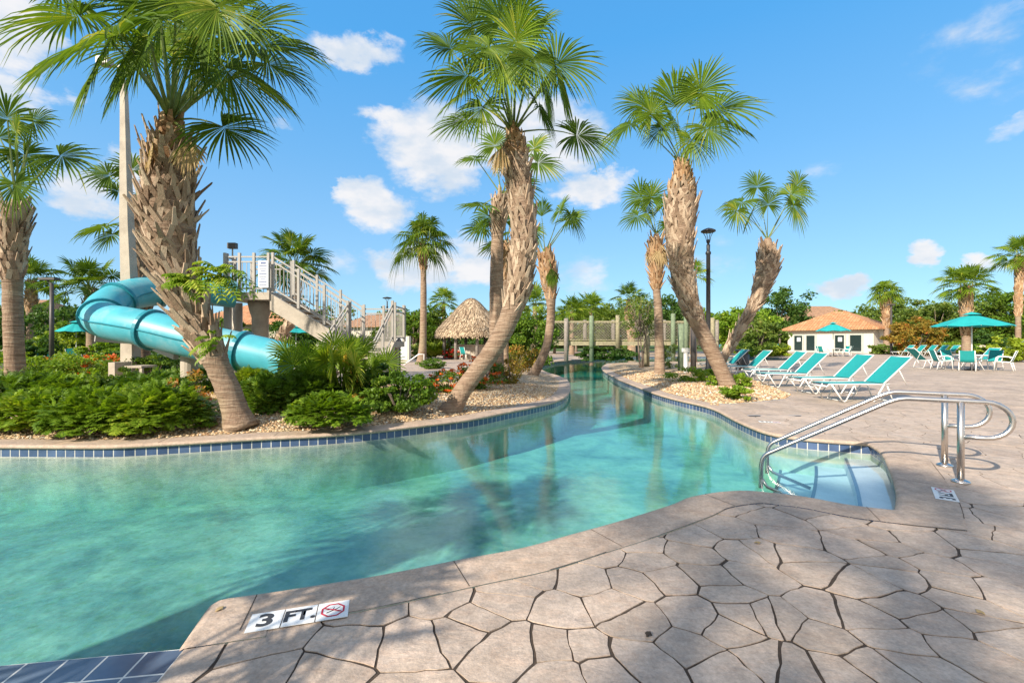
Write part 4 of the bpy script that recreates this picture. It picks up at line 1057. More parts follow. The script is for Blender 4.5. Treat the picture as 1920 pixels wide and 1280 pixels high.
def shrub(label, c, r, n, size, m='leaf', cat='shrub', name='shrub', seed=1, clumps=26, aspect=.5, group=None, extra=None, upb=.5, crad=.34, stems=True, hollow=.45):
    rs = np.random.RandomState(seed); t = thing(name, label, cat, (c[0], c[1], c[2]), group)
    cen = (c[0], c[1], c[2]+r[2]*.92); P = crown_pts(rs, cen, (r[0], r[1], r[2]*1.0), n, clumps, crad=crad, hollow=hollow); P[:, 2] = np.maximum(P[:, 2], c[2]+.02)
    V, F = leaves_np(rs, P, n, size, aspect, upb); me = fastmesh('foliage', V, F); link_mesh('foliage', me, M[m], t)
    if extra:
        em, en, es, elab = extra; P = crown_pts(rs, (cen[0], cen[1], cen[2]+r[2]*.15), (r[0]*1.03, r[1]*1.03, r[2]*1.0), en, clumps*2, hollow=.85, crad=.12)
        P[:, 2] = np.maximum(P[:, 2], c[2]+r[2]*.5)
        V, F = leaves_np(rs, P, en, es, .9, .5); me = fastmesh(elab, V, F); link_mesh(elab, me, M[em], t)
    if stems:
        mb = MB(); rg = random.Random(seed)
        for k in range(6):
            a = rg.uniform(0, 2*pi); mb.tube([(c[0], c[1], c[2]-.05), (c[0]+cos(a)*r[0]*.3, c[1]+sin(a)*r[1]*.3, c[2]+r[2]*.7), (c[0]+cos(a)*r[0]*.55, c[1]+sin(a)*r[1]*.55, c[2]+r[2]*1.3)], [.02*max(1, r[2]), .014*max(1, r[2]), .006], n=5)
        mb.build('stem', M['bark'], t)
    return t
def fern(label, c, r, h, nf, seed=1, m='leafb', cat='shrub', name='feathery_shrub', ll=.072, group=None, npair=18, lw=.42, tufts=0, tl=.26):
    """cluster of arching pinnate fronds"""
    rs = np.random.RandomState(seed); rg = random.Random(seed); t = thing(name, label, cat, c, group)
    Vs = []; Fs = []; nb = 0
    TF = []
    for k in range(tufts):
        zz_ = (k+.5)/tufts; ph = k*2.39996; sr = sqrt(max(0, 1-zz_**2)); j_ = rg.uniform(.80, 1.05)
        TF.append((c[0]+cos(ph)*sr*r[0]*j_, c[1]+sin(ph)*sr*r[1]*j_, c[2]+.04+h*.66*zz_*j_, ph, zz_))
    for i in range(nf):
        if TF:
            tf = TF[i % tufts]; L = tl*rg.uniform(.7, 1.25)*h/.6; a2 = tf[3]+rg.gauss(0, .9+1.2*tf[4]); e = radians(20+60*tf[4]+rg.gauss(0, 22)); dz = rg.uniform(.5, 1.5); st = L/10; P = []
            x, y, z = tf[0]+rg.uniform(-.03, .03), tf[1]+rg.uniform(-.03, .03), tf[2]
            for k in range(11):
                P.append((x, y, max(z, c[2]+.01))); x += cos(a2)*cos(e)*st; y += sin(a2)*cos(e)*st; z += sin(e)*st; e -= dz/10
        a = rg.uniform(0, 2*pi); rr = sqrt(rg.random())*.62; bx, by = c[0]+cos(a)*rr*r[0], c[1]+sin(a)*rr*r[1]
        ed = 1-.45*rr**2
        if not TF: L = (h*1.15)*rg.uniform(.7, 1.1)*ed; e0 = radians(rg.uniform(58, 92)-rr*30); a2 = a+rg.uniform(-.9, .9)
        if not TF: dz = rg.uniform(.4, 1.3); P = []
        x, y, z = bx, by, c[2]; e = e0 if not TF else 0; st = L/10
        for k in range(11):
            if TF: break
            P.append((x, y, z)); x += cos(a2)*cos(e)*st; y += sin(a2)*cos(e)*st; z += sin(e)*st; e -= dz/10
        P = np.array(P); tt = np.linspace(.22, 1, npair)*9.99; i0_ = tt.astype(int); fr_ = (tt-i0_)[:, None]
        Q = P[i0_]*(1-fr_)+P[i0_+1]*fr_; T_ = P[i0_+1]-P[i0_]; T_ /= np.linalg.norm(T_, axis=1)[:, None]
        S_ = np.array([-sin(a2), cos(a2), 0])[None].repeat(npair, 0); N_ = np.cross(S_, T_)
        ln = ll*(1.35-np.abs(np.linspace(-.6, 1, npair))**2*.9)[:, None]*rg.uniform(.85, 1.3)
        for sg in (-1, 1):
            dd_ = T_*.55+S_*sg*.85+N_*rg.uniform(.05, .35)+rs.randn(npair, 3)*.12; w_ = T_*lw*.5
            A = Q; B = Q+dd_*ln*.5+w_*ln; C_ = Q+dd_*ln; E = Q+dd_*ln*.5-w_*ln
            V = np.stack([A, B, C_, E], 1).reshape(-1, 3); Vs.append(V); Fs.append(np.arange(npair*4).reshape(-1, 4)+nb); nb += npair*4
        wv = np.array([-sin(a2), cos(a2), 0])*.004
        for k in range(0, 10, 2):
            Vs.append(np.array([P[k]-wv, P[k+2]-wv*.6, P[k+2]+wv*.6, P[k]+wv])); Fs.append(np.array([[0, 1, 2, 3]])+nb); nb += 4
    me = fastmesh('fronds', np.concatenate(Vs), np.concatenate(Fs)); link_mesh('fronds', me, M[m], t); return t
def tree(label, base, h, cr_, n, size, m='leaf', seed=1, trunks=1, tr=.16, clumps=34, cat='tree', name='tree', low=.35, crad=.30, group=None, hollow=.35, aspect=.5):
    rs = np.random.RandomState(seed); rg = random.Random(seed); t = thing(name, label, cat, base, group)
    cen = (base[0], base[1], base[2]+h*(low+1)/2); rz = h*(1-low)/2
    P = crown_pts(rs, cen, (cr_, cr_, rz), n, clumps, hollow=hollow, crad=crad)
    V, F = leaves_np(rs, P, n, size, aspect, .4); me = fastmesh('crown', V, F); link_mesh('crown', me, M[m], t)
    mb = MB()
    for k in range(trunks):
        a = rg.uniform(0, 2*pi) if trunks > 1 else 0; s_ = .15*cr_ if trunks > 1 else 0
        p0_ = Vector(base)+Vector((cos(a)*s_*.4, sin(a)*s_*.4, -.1)); p1_ = Vector(base)+Vector((cos(a)*s_, sin(a)*s_, h*low)); p2_ = Vector(cen)+Vector((cos(a)*s_*2, sin(a)*s_*2, 0))
        mb.tube([p0_, p0_.lerp(p1_, .5)+Vector((rg.uniform(-.1, .1), 0, 0)), p1_, p2_], [tr, tr*.85, tr*.7, tr*.3], n=9)
        for q in range(6):
            b = rg.uniform(0, 2*pi); e = rg.uniform(.1, 1.0); s0_ = p1_.lerp(p2_, rg.uniform(0, .7))
            en = Vector(cen)+Vector((cos(b)*cr_*.75*cos(e), sin(b)*cr_*.75*cos(e), rz*.8*sin(e)))
            mb.tube([s0_, s0_.lerp(en, .5)+UP*.1, en], [tr*.4, tr*.25, tr*.08], n=6)
    mb.build('trunk', M['bark'], t, smooth=True); return t
def G(px, py, z=0): return tuple(W(px, py, z))

# near-left feathery shrubs
LN = [((48,796),.62,.48,.55,'bright feathery shrub at the very left edge behind the coping'),((165,800),.62,.5,.60,'rounded feathery shrub second from the left edge along the coping'),((262,798),.62,.5,.66,'tall feathery shrub just left of the young croton by the leaning trunk')]
for i, (p, rx, ry, h, lab) in enumerate(LN):
    c = G(*p, .14); fern(lab, (c[0], c[1]+.25, .10), (rx, ry), h*.9, 900, tufts=64, ll=.05, npair=13, seed=300+i, group='feathery shrubs on the left bed', m='leafb')
LM = [((20,770),.9,.6,.70,'dark feathery shrub in the second row at the left edge'),((110,766),.8,.6,.66,'broad feathery shrub in the second row under the left edge palm'),((268,768),.62,.6,.68,'feathery shrub in the second row below the concrete pole')]
c = G(200,764,.17); shrub('olive broad leaved shrub in the second row below the orange flowers', (c[0], c[1]+.2, .13), (.62,.5,.36), 3600, .07, 'leafo', seed=318, clumps=40, crad=.25)
for i, (p, rx, ry, h, lab) in enumerate(LM):
    c = G(*p, .17); fern(lab, (c[0], c[1]+.2, .15), (rx, ry), h*.9, 900, tufts=64, ll=.05, npair=13, seed=310+i, group='feathery shrubs on the left bed', m='leafb' if i % 2 else 'leaf')
LB = [((40,728),1.5,.8,.50,'leafb','low hedge clump behind the left edge palm trunk'),((125,722),1.4,.8,.48,'leafb','low hedge clump in front of the patio umbrella'),((285,722),1.3,.8,.46,'leaf','dark low hedge clump right of the concrete pole'),((352,735),.8,.6,.36,'leaf','small dark shrub left of the leaning trunk')]
for i, (p, rx, ry, rz, m_, lab) in enumerate(LB):
    c = G(*p, .17); shrub(lab, (c[0], c[1], .12), (rx, ry, rz), 5200, .075, m_, seed=320+i, clumps=60, crad=.22)
c = G(205,716,.17); shrub('ixora bush with orange red blooms left of the concrete pole', (c[0], c[1], .12), (1.0,.6,.40), 3600, .06, 'leafo', seed=330, clumps=40, extra=('flower', 1500, .055, 'flowers'), crad=.25)
c = G(82,716,.17); shrub('small ixora bush with faded red blooms near the left edge palm', (c[0], c[1], .12), (.7,.5,.38), 2000, .06, 'leafb', seed=331, clumps=30, extra=('flower', 500, .05, 'flowers'))
# young croton by palm 1
c = G(356,772,.15); shrub('young croton with bare stems and orange yellow leaves left of the leaning trunk', (c[0], c[1], .12), (.32,.3,.36), 900, .075, 'croton', seed=333, clumps=16, hollow=.7)
# centre shrubs
for i, (p, rx, ry, h, lab, m_) in enumerate([((500,768),.62,.5,.66,'dark feathery shrub right of the leaning trunk base','leaf'),((560,762),.6,.5,.74,'feathery shrub left of the fan palmetto','leaf'),((610,788),.55,.4,.42,'low spreading feathery shrub in front of the palmetto','leafb'),((470,745),.5,.5,.70,'yellowish feathery shrub behind the leaning trunk','leafy')]):
    c = G(*p, .17); fern(lab, (c[0], c[1]+.15, .14), (rx, ry), h*.9, 900, tufts=64, ll=.05, npair=13, seed=340+i, m=m_, group='feathery shrubs in the middle of the bed')
c = G(742,768,.17); shrub('glossy dark green rounded shrub right of the palmetto', (c[0], c[1]+.2, .12), (.62,.5,.36), 4200, .08, 'leaf', seed=350, clumps=44, crad=.26)
c = G(690,762,.17); shrub('deep green glossy shrub between palmetto and rounded shrub', (c[0], c[1]+.4, .12), (.55,.5,.42), 3600, .08, 'leafd', seed=351, clumps=40, crad=.26)
# palmetto clump
c = Vector(G(640,752,.17)); t = thing('palmetto', 'spiky fan palmetto clump with yellow green fans in the middle bed', 'palmetto', c)
rng = random.Random(77)
V = []; F = []; pt = MB()
for k in range(40):
    a = rng.uniform(0, 2*pi); rr = rng.uniform(0, .42); b = c+Vector((cos(a)*rr*1.35, sin(a)*rr, 0)); e = rng.uniform(.75, 1.35); L = rng.uniform(.5, 1.12)
    a2 = a+rng.uniform(-.5, .5); hub = b+Vector((cos(a2)*cos(e), sin(a2)*cos(e), sin(e)))*L
    frond_into(V, F, pt, b, hub, rng.uniform(.34, .48), rng, axis=(hub-b)+Vector((cos(a2), sin(a2), .1))*.3, nseg=20, span=105, droop=.12, wseg=.07, up=Vector((rng.uniform(-.5, .5), -1, .6)))
nv = len(V); me = bpy.data.meshes.new('fans'); me.from_pydata([tuple(v) for v in V+pt.v], [], F+[tuple(q+nv for q in f) for f in pt.f]); link_mesh('fans', me, M['frondy'], t)
V = []; F = []; pt = MB()
for (hx, hy, tx, ty, R) in ((658,690,652,640,.36),(662,700,680,705,.26),(668,730,672,760,.3)):
    hub = WD(hx, hy, c.y-.55); frond_into(V, F, pt, hub+Vector((-.02,.1,-.35)), hub, R, rng, axis=WD(tx, ty, c.y-.6)-hub, nseg=16, span=50, droop=.2, wseg=.06, up=Vector((0,-1,.2)))
nv = len(V); me = bpy.data.meshes.new('golden_fan'); me.from_pydata([tuple(v) for v in V+pt.v], [], F+[tuple(q+nv for q in f) for f in pt.f]); link_mesh('golden_fan', me, M['gold'], t)
# flowers around the centre
c = G(838,742,.15); shrub('ixora with orange blooms left of the curving palm foot', (c[0], c[1]+.6, .10), (.55,.5,.28), 2200, .06, 'leaf', seed=360, clumps=30, extra=('flower', 800, .05, 'flowers'))
c = G(893,738,.15); shrub('ixora with red blooms right of the curving palm foot', (c[0], c[1]+.9, .10), (.6,.5,.42), 2400, .065, 'leaf', seed=361, clumps=30, extra=('flower', 800, .055, 'flowers'))
c = G(955,722,.13); shrub('rusty orange croton right of the straight grey trunk', (c[0], c[1], .10), (.4,.4,.42), 900, .08, 'croton', seed=362, clumps=22, hollow=.7)
c = G(965,700,.13); shrub('croton with red and orange leaves behind the curved tip palm', (c[0], c[1]+1, .10), (1.0,.6,.55), 1800, .10, 'croton', seed=363, clumps=30)
c = G(1000,693,.1); shrub('big dense green bush behind the curved tip palm', (c[0], 23.5, 0), (1.55,1.2,1.45), 9000, .15, 'leaf', seed=364, clumps=70, crad=.22, cat='bush', name='bush')
c = G(965,690,.1); shrub('tall olive bush between the grey trunk and the tip palm', (c[0]-.2, 24.5, 0), (.9,1.0,1.0), 4000, .14, 'leafo', seed=365, clumps=50, cat='bush', name='bush')
c = G(848,673); shrub('clipped bush of red flowers beside the thatched hut', (c[0], c[1], 0), (.85,.7,.36), 1500, .12, 'leafd', seed=366, clumps=30, extra=('flowerr', 1200, .11, 'flowers'))
c = G(810,691); shrub('low round clipped bush at the foot of the drooping fan palm', (c[0], c[1], 0), (.65,.6,.26), 2200, .09, 'leaf', seed=367, clumps=40)
c = G(820,672); fern('spiky arching cycad left of the red flower bush', (c[0], c[1], 0), (.35,.35), 1.65, 60, seed=368, m='leafy', cat='cycad', name='cycad', ll=.22)
c = G(1143,678); shrub('long dark shrub under the rope bridge', (c[0], c[1]+1, 0), (2.1,.9,.58), 7000, .16, 'leafd', seed=369, clumps=70, crad=.2)
# right bed shrubs
for i, (p, rx, ry, rz, lab, m_) in enumerate([((1285,716),.75,.5,.26,'low bright shrub in front of the white pump','leafb'),((1256,692),.45,.5,.62,'upright green shrub right of the slender palm foot','leafo'),((1325,712),.4,.4,.20,'small clump just left of the leaning palm foot','leafb'),((1378,748),.36,.3,.17,'small lime clump at the foot of the leaning palm','leafb'),((1392,726),.28,.3,.22,'leafy clump right of the leaning palm foot','leafb'),((1345,724),.3,.3,.16,'tiny clump on the gravel touching the leaning palm trunk','leafb')]):
    c = G(*p, .04); shrub(lab, (c[0], c[1], .02), (rx, ry, rz), 1700, .07, m_, seed=380+i, clumps=26, stems=False)
tree('young multi stemmed tree with sparse crown on the point of the right gravel bed', G(1203,691), 3.9, 1.15, 1900, .11, 'leafo', 401, trunks=4, tr=.045, clumps=60, low=.36, crad=.22, hollow=.2)
# philodendron clumps growing on palm 1
def vine(label, hubpx, D, n, L, seed):
    rg = random.Random(seed); c = WD(*hubpx, D); t = thing('philodendron', label, 'climbing plant', c)
    V = []; F = []
    for i in range(n):
        a = rg.uniform(0, 2*pi); e = rg.uniform(-.35, .75); d = Vector((cos(a)*cos(e), -abs(sin(a))*cos(e)*.7, sin(e))).normalized()
        ll = L*rg.uniform(.6, 1.1); st = c+Vector((rg.uniform(-.1, .1), 0, rg.uniform(-.1, .1))); s = d.cross(UP).normalized()
        pts = [st+d*(ll*k/8)-UP*(.5*ll*(k/8)**2) for k in range(9)]
        for k in range(2, 9):
            for sg in (-1, 1):
                q = pts[k]; dr = (s*sg*.9+d*.5-UP*.25).normalized(); w_ = .022*rg.uniform(.8, 1.3); l2 = ll*.36*(1.15-abs(k-5)/6)
                m_ = (pts[k]-pts[k-1]).normalized()*w_; b = len(V)
                V += [q-m_*.5, q+dr*l2*.5-m_+UP*.01, q+dr*l2-UP*.04, q+dr*l2*.5+m_+UP*.01, q+m_*.5]; F.append((b, b+1, b+2, b+3, b+4))
        for k in range(8):
            b = len(V); V += [pts[k]-s*.006, pts[k+1]-s*.006, pts[k+1]+s*.006, pts[k]+s*.006]; F.append((b, b+1, b+2, b+3))
    me = bpy.data.meshes.new('leaves'); me.from_pydata([tuple(v) for v in V], [], F); link_mesh('leaves', me, M['leafb'], t)
vine('bright philodendron growing on the left of the big leaning trunk', (352,528), 6.5, 22, .34, 5)
vine('large philodendron growing on the right of the big leaning trunk', (418,515), 6.6, 26, .42, 6)
vine('small philodendron tuft low on the big leaning trunk', (403,640), 6.5, 12, .24, 7)

# background trees: (px, base py, D, height m, crown radius, leaf material, label)
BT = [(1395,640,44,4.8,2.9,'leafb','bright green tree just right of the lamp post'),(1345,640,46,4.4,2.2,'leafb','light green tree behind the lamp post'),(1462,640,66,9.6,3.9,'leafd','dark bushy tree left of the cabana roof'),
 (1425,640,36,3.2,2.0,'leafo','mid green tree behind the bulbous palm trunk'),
 (1640,640,66,6.2,4.2,'leafo','olive tree right behind the cabana roof'),(1700,640,64,7.6,4.5,'leafo','tall olive tree behind the far lime palm'),(1755,640,60,6.8,3.8,'leafo','dense olive tree left of the lush palm'),(1850,640,58,7.0,4.2,'leafo','broad olive tree behind the large umbrella'),(1905,640,56,7.6,4.2,'leaf','dark tree at the right picture edge'),(1800,640,62,7.2,4.5,'leafd','dark tree behind the lush palm'),
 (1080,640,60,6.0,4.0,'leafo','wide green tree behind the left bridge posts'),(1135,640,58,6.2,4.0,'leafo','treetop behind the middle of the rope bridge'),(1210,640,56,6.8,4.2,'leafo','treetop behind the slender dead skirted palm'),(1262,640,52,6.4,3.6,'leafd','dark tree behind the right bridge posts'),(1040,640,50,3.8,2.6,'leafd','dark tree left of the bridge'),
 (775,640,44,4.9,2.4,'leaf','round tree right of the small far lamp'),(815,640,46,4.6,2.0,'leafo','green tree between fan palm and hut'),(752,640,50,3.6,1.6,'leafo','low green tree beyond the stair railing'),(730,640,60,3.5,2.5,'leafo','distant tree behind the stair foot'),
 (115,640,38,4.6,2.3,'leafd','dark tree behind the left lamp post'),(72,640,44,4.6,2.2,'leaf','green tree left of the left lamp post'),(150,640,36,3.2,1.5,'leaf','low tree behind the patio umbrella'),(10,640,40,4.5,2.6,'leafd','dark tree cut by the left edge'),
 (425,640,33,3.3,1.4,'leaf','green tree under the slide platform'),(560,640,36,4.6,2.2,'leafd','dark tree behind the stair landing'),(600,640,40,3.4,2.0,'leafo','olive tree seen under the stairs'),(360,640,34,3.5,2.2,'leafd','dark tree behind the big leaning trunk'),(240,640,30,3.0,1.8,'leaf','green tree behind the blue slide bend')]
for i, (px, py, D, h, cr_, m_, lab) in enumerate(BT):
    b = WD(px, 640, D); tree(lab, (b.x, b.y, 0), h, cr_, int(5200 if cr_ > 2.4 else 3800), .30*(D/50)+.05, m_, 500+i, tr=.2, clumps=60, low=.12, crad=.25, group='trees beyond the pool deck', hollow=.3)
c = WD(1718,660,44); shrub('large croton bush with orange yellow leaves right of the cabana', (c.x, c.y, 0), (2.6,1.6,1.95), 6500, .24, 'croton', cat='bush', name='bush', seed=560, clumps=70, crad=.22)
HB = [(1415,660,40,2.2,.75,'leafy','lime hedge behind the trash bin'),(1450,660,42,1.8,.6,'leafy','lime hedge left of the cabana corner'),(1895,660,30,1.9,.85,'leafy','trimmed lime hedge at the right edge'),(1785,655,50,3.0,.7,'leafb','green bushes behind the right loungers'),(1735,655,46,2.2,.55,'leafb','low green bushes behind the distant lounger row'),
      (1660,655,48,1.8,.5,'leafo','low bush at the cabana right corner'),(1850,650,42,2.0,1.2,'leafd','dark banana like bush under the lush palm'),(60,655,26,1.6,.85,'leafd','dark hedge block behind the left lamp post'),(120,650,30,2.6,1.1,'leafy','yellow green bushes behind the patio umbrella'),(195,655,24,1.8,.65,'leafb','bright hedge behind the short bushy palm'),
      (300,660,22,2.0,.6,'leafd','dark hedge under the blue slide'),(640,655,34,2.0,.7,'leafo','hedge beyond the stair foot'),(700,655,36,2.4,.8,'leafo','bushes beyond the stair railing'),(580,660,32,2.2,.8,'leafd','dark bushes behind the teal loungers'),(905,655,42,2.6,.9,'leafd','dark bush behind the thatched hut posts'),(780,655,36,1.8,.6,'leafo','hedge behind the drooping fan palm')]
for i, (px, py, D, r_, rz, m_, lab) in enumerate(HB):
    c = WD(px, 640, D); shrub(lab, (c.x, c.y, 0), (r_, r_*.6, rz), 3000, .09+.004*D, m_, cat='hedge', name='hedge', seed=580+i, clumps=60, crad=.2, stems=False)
# far ring of woodland that reads as one mass
rs = np.random.RandomState(9); Vs = []; Fs = []; nb = 0
for k in range(70):
    a = radians(-62+124*k/69); D = 85+25*rs.rand(); P = crown_pts(rs, (sin(a)*D/cos(a)*.0+D*math.tan(a)*.92, D, 3.6), (6, 4, 3.6+1.2*rs.rand()), 700, 20, hollow=.2)
    V, F = leaves_np(rs, P, 700, .9, .6, .4); Vs.append(V); Fs.append(F+nb); nb += len(V)
me = fastmesh('distant_woodland', np.concatenate(Vs), np.concatenate(Fs)); tag(link_mesh('distant_woodland', me, M['leafo']), 'far wooded horizon seen in gaps between the nearer trees', 'woodland', kind='stuff')
# ------------------------------------------------------------------ handrails
def handrail(base, label, dirv=Vector((-.87, .49, 0))):
    base = Vector(base); d = dirv.normalized(); t = thing('handrail', label, 'handrail', base, 'pair of steel handrails at the pool steps')
    P = lambda s, z: base + d*s + Vector((0, 0, z))
    R = .17; zt = .775
    pts = [P(0, zt-2*R)]+[P(-.17, zt-2*R)]
    for k in range(1, 12):
        a = -pi/2 - pi*k/12; pts.append(P(-.24+cos(a)*R*1.05 if False else -.17-R*1.08*sin(pi*k/12), zt-R-R*cos(pi*k/12)))
    pts += [P(-.17, zt), P(0, zt), P(.38, zt)]
    for k in range(1, 6): u = k/6; pts.append(P(.38+.16*u, zt-.045*u*u))
    pts += [P(.56, zt-.055), P(1.60, .085)]
    for k in range(1, 8):
        a = k/8*radians(58); pts.append(P(1.60+.15*sin(a+.55)-.15*sin(.55)+.0, .085-.15*(cos(.55)-cos(a+.55))))
    e = pts[-1]; pts += [e+Vector((0, 0, -.06))+d*.01, e+Vector((0, 0, -.30))+d*.012]
    m = MB(); m.tube(pts, .0235, n=14); m.build('rail', M['steel'], t, smooth=True)
    m = MB(); m.tube([base, P(0, zt-.01)], .028, n=16); m.build('post', M['steel'], t, smooth=True)
    m = MB(); m.lathe(base, [(.028, .03), (.045, .024), (.068, .012), (.072, .005), (.072, .0)], 24, cap=False); m.build('base_flange', M['steel'], t, smooth=True)
    e2 = e+Vector((0, 0, -.2)); m = MB(); m.tube([e2, e2-d*.05+Vector((0, 0, -.08)), e2-d*.45+Vector((0, 0, -.22))], .02, n=10); m.build('underwater_leg', M['steel'], t, smooth=True)
handrail((4.306, 4.35, .004), 'nearer steel handrail rising from the pool steps, post beside the depth marker')
handrail((4.70, 4.925, .004), 'farther steel handrail of the pair at the pool steps')

# ------------------------------------------------------------------ depth markers
def text_mesh(s, size, bold=.0):
    c = bpy.data.curves.new('t', 'FONT'); c.body = s; c.size = size; c.align_x = 'CENTER'; c.align_y = 'CENTER'; c.offset = bold; c.resolution_u = 6
    o = bpy.data.objects.new('t', c); COL.objects.link(o); bpy.context.view_layer.update()
    me = bpy.data.meshes.new_from_object(o.evaluated_get(bpy.context.evaluated_depsgraph_get())); bpy.data.objects.remove(o); return me
def marker(o0, ex, ey, label, order=(0, 1, 2), sx=1):
    """o0 left-bottom corner of the row as read; ex along the text, ey up the letters (metres, world)"""
    o0 = Vector((*o0, .007)); ex, ey = Vector((*ex, 0)), Vector((*ey, 0)); t = thing('depth_marker', label, 'depth marker', o0)
    for i in range(3):
        a = o0+ex*(i/3+.006); b = o0+ex*((i+1)/3-.006); m = MB(); zt = Vector((0, 0, .003))
        m.v = [a, b, b+ey, a+ey, a+zt, b+zt, b+ey+zt, a+ey+zt]; m.f = [(4,5,6,7),(0,1,5,4),(1,2,6,5),(2,3,7,6),(3,0,4,7)]; m.m = [0]*5
        tl = m.build('marker_tile', M['marker'], t)
        c = (a+b)/2+ey*.5+Vector((0, 0, .0045)); X = ex.normalized(); Y = ey.normalized(); sc = ey.length
        if i < 2:
            me = text_mesh('3' if i == 0 else 'FT.', sc*(.92 if i == 0 else .82), .0045*sc/.15)
            wx = (ex.length/3)/sc
            for v in me.vertices:
                q = v.co.copy(); q.x *= (1.15 if i == 0 else .92)*min(1.1, wx)
                v.co = c+X*q.x+Y*q.y
            link_mesh('lettering', me, M['ink'], tl)
        else:
            m = MB(); n = 8; r1, r0 = sc*.40, sc*.335
            for k in range(n):
                a0, a1 = 2*pi*(k+.5)/n, 2*pi*(k+1.5)/n; f = lambda r, an: c+X*(r*cos(an))+Y*(r*sin(an))
                m.quad(f(r0, a0), f(r1, a0), f(r1, a1), f(r0, a1))
            k1 = c+X*(-r0*.8)+Y*(r0*.42); k2 = c+X*(r0*.8)-Y*(r0*.42); w_ = Y*sc*.03; z1 = Vector((0, 0, .0012))
            m.quad(k1-w_+z1, k2-w_+z1, k2+w_+z1, k1+w_+z1); m.build('prohibition_ring', M['red'], tl)
            m = MB(); w_ = Y*sc*.02
            def st(p, q, ww=.02): 
                p_, q_ = c+X*(p[0]*sc)+Y*(p[1]*sc), c+X*(q[0]*sc)+Y*(q[1]*sc); dd = (q_-p_).normalized(); nn = Vector((-dd.y, dd.x, 0))*sc*ww; m.quad(p_-nn, q_-nn, q_+nn, p_+nn)
            st((-.2, -.13), (.10, .04), .022); st((.10, .04), (.22, .14), .015); st((-.02, -.02), (.03, .15), .014); st((-.13, .03), (-.2, .08), .013)
            m.build('diver_symbol', M['ink'], tl)
a = W(456, 1190); b = W(653, 1158); c_ = W(470, 1153)
ex = (b-a); nrm = Vector((-ex.y, ex.x, 0)).normalized(); 
marker((a.x, a.y), (ex.x, ex.y), (nrm.x*.148, nrm.y*.148), 'white depth marker reading 3 FT. with red no diving sign at near pool corner')
a = W(1782, 908); b = W(1805, 941); a0 = W(1743, 907)
q = Vector((4.02, 4.02, 0))
p_r = W(1805, 940); p_l = W(1754, 936); p_t = W(1743, 907)
dn = (p_l-p_t); dn.z = 0; L = dn.length; dn.normalize(); dr = Vector((-dn.y, dn.x, 0))
marker((p_l.x, p_l.y), tuple((-dn*.40)[:2]), tuple((Vector((-dn.y, dn.x, 0))*.15)[:2]), 'small worn depth marker lying beside the handrail posts')
p_ = W(1424, 792); marker((p_.x, p_.y), (.30, -.10), (.04, .12), 'faded white depth marker on the far coping left of the handrails')

# ------------------------------------------------------------------ slide
SP = [(440,552,13.6),(370,545,13.0),(300,545,12.5),(248,552,11.9),(208,570,11.3),(192,590,10.8),(202,602,10.4),(232,608,10.15),(285,618,10.0),(345,633,9.95),(400,646,9.95),(455,658,9.95),(500,668,9.95),(540,680,9.95)]
spts = [Vector(p) for p in cr([tuple(WD(x, y, d)) for x, y, d in SP], 7)]
ST = thing('water_slide', 'turquoise fibreglass tube slide curling down behind the big leaning palm', 'water slide', (spts[len(spts)//2].x, spts[len(spts)//2].y, 0))
def sub(a, b): return spts[a:b+1]
cuts = [0, 14, 25, 37, 56, 77, len(spts)-1]
RS = .40
for a, b in zip(cuts[:-1], cuts[1:]):
    if False:
        # open run-out: lower half trough
        m = MB(); seg_ = sub(a, b); n = 14; base = 0
        for k, p in enumerate(seg_):
            tg = (seg_[min(k+1, len(seg_)-1)]-seg_[max(0, k-1)]).normalized(); sd = tg.cross(UP).normalized(); u = sd.cross(tg)
            open_ = .5*pi*(1-min(1, k/10)) 
            for j in range(n+1):
                an = -pi*.5 - (pi*.5+open_*.98) + (pi+2*open_*.98)*j/n; m.v.append(p+(sd*cos(an)+u*sin(an))*RS)
        for k in range(len(seg_)-1):
            for j in range(n): q = k*(n+1)+j; m.f.append((q, q+1, q+n+2, q+n+1)); m.m.append(0)
        m.build('runout_trough', M['slide'], ST, smooth=True)
    else:
        m = MB(); m.tube(sub(a, b), RS, n=28, cap=False); m.build('tube_section', M['slide'], ST, smooth=True)
for a in cuts[1:-1]:
    p = spts[a]; tg = (spts[a+1]-spts[a-1]).normalized(); m = MB(); m.tube([p-tg*.045, p-tg*.04, p+tg*.04, p+tg*.045], [RS*1.0, RS+.055, RS+.055, RS*1.0], n=30, cap=False); m.build('flange', M['slideflange'], ST)
for sg in (-1, 1):
    pts = []
    for k, p in enumerate(spts[:cuts[-2]+1]):
        tg = (spts[min(k+1, len(spts)-1)]-spts[max(0, k-1)]).normalized(); sd = tg.cross(UP).normalized(); pts.append(p+sd*(RS+.008)*sg)
    m = MB(); m.tube(pts, .018, n=6); m.build('side_seam', M['slideflange'], ST)
def sup(px, pyt, pyb, D, wd_, lab):
    a = WD(px, pyt, D); m = MB(); m.tube([(a.x, a.y, 0), (a.x, a.y, a.z)], wd_, n=16); m.box((a.x, a.y, a.z+.04), (wd_*2.6, wd_*2.6, .08)); m.build('support_column', M['conc'], ST, smooth=False)
sup(355, 655, 700, 10.3, .17, ''); sup(505, 680, 700, 10.2, .10, '')
p1 = WD(178, 634, 11.2); p2 = WD(262, 640, 11.9); p3 = WD(330, 668, 10.4); m = MB(); m.beam(p1, p2, .10, .16); m.beam(p2, p3, .10, .14); m.build('support_arm', M['tanmetal'], ST)
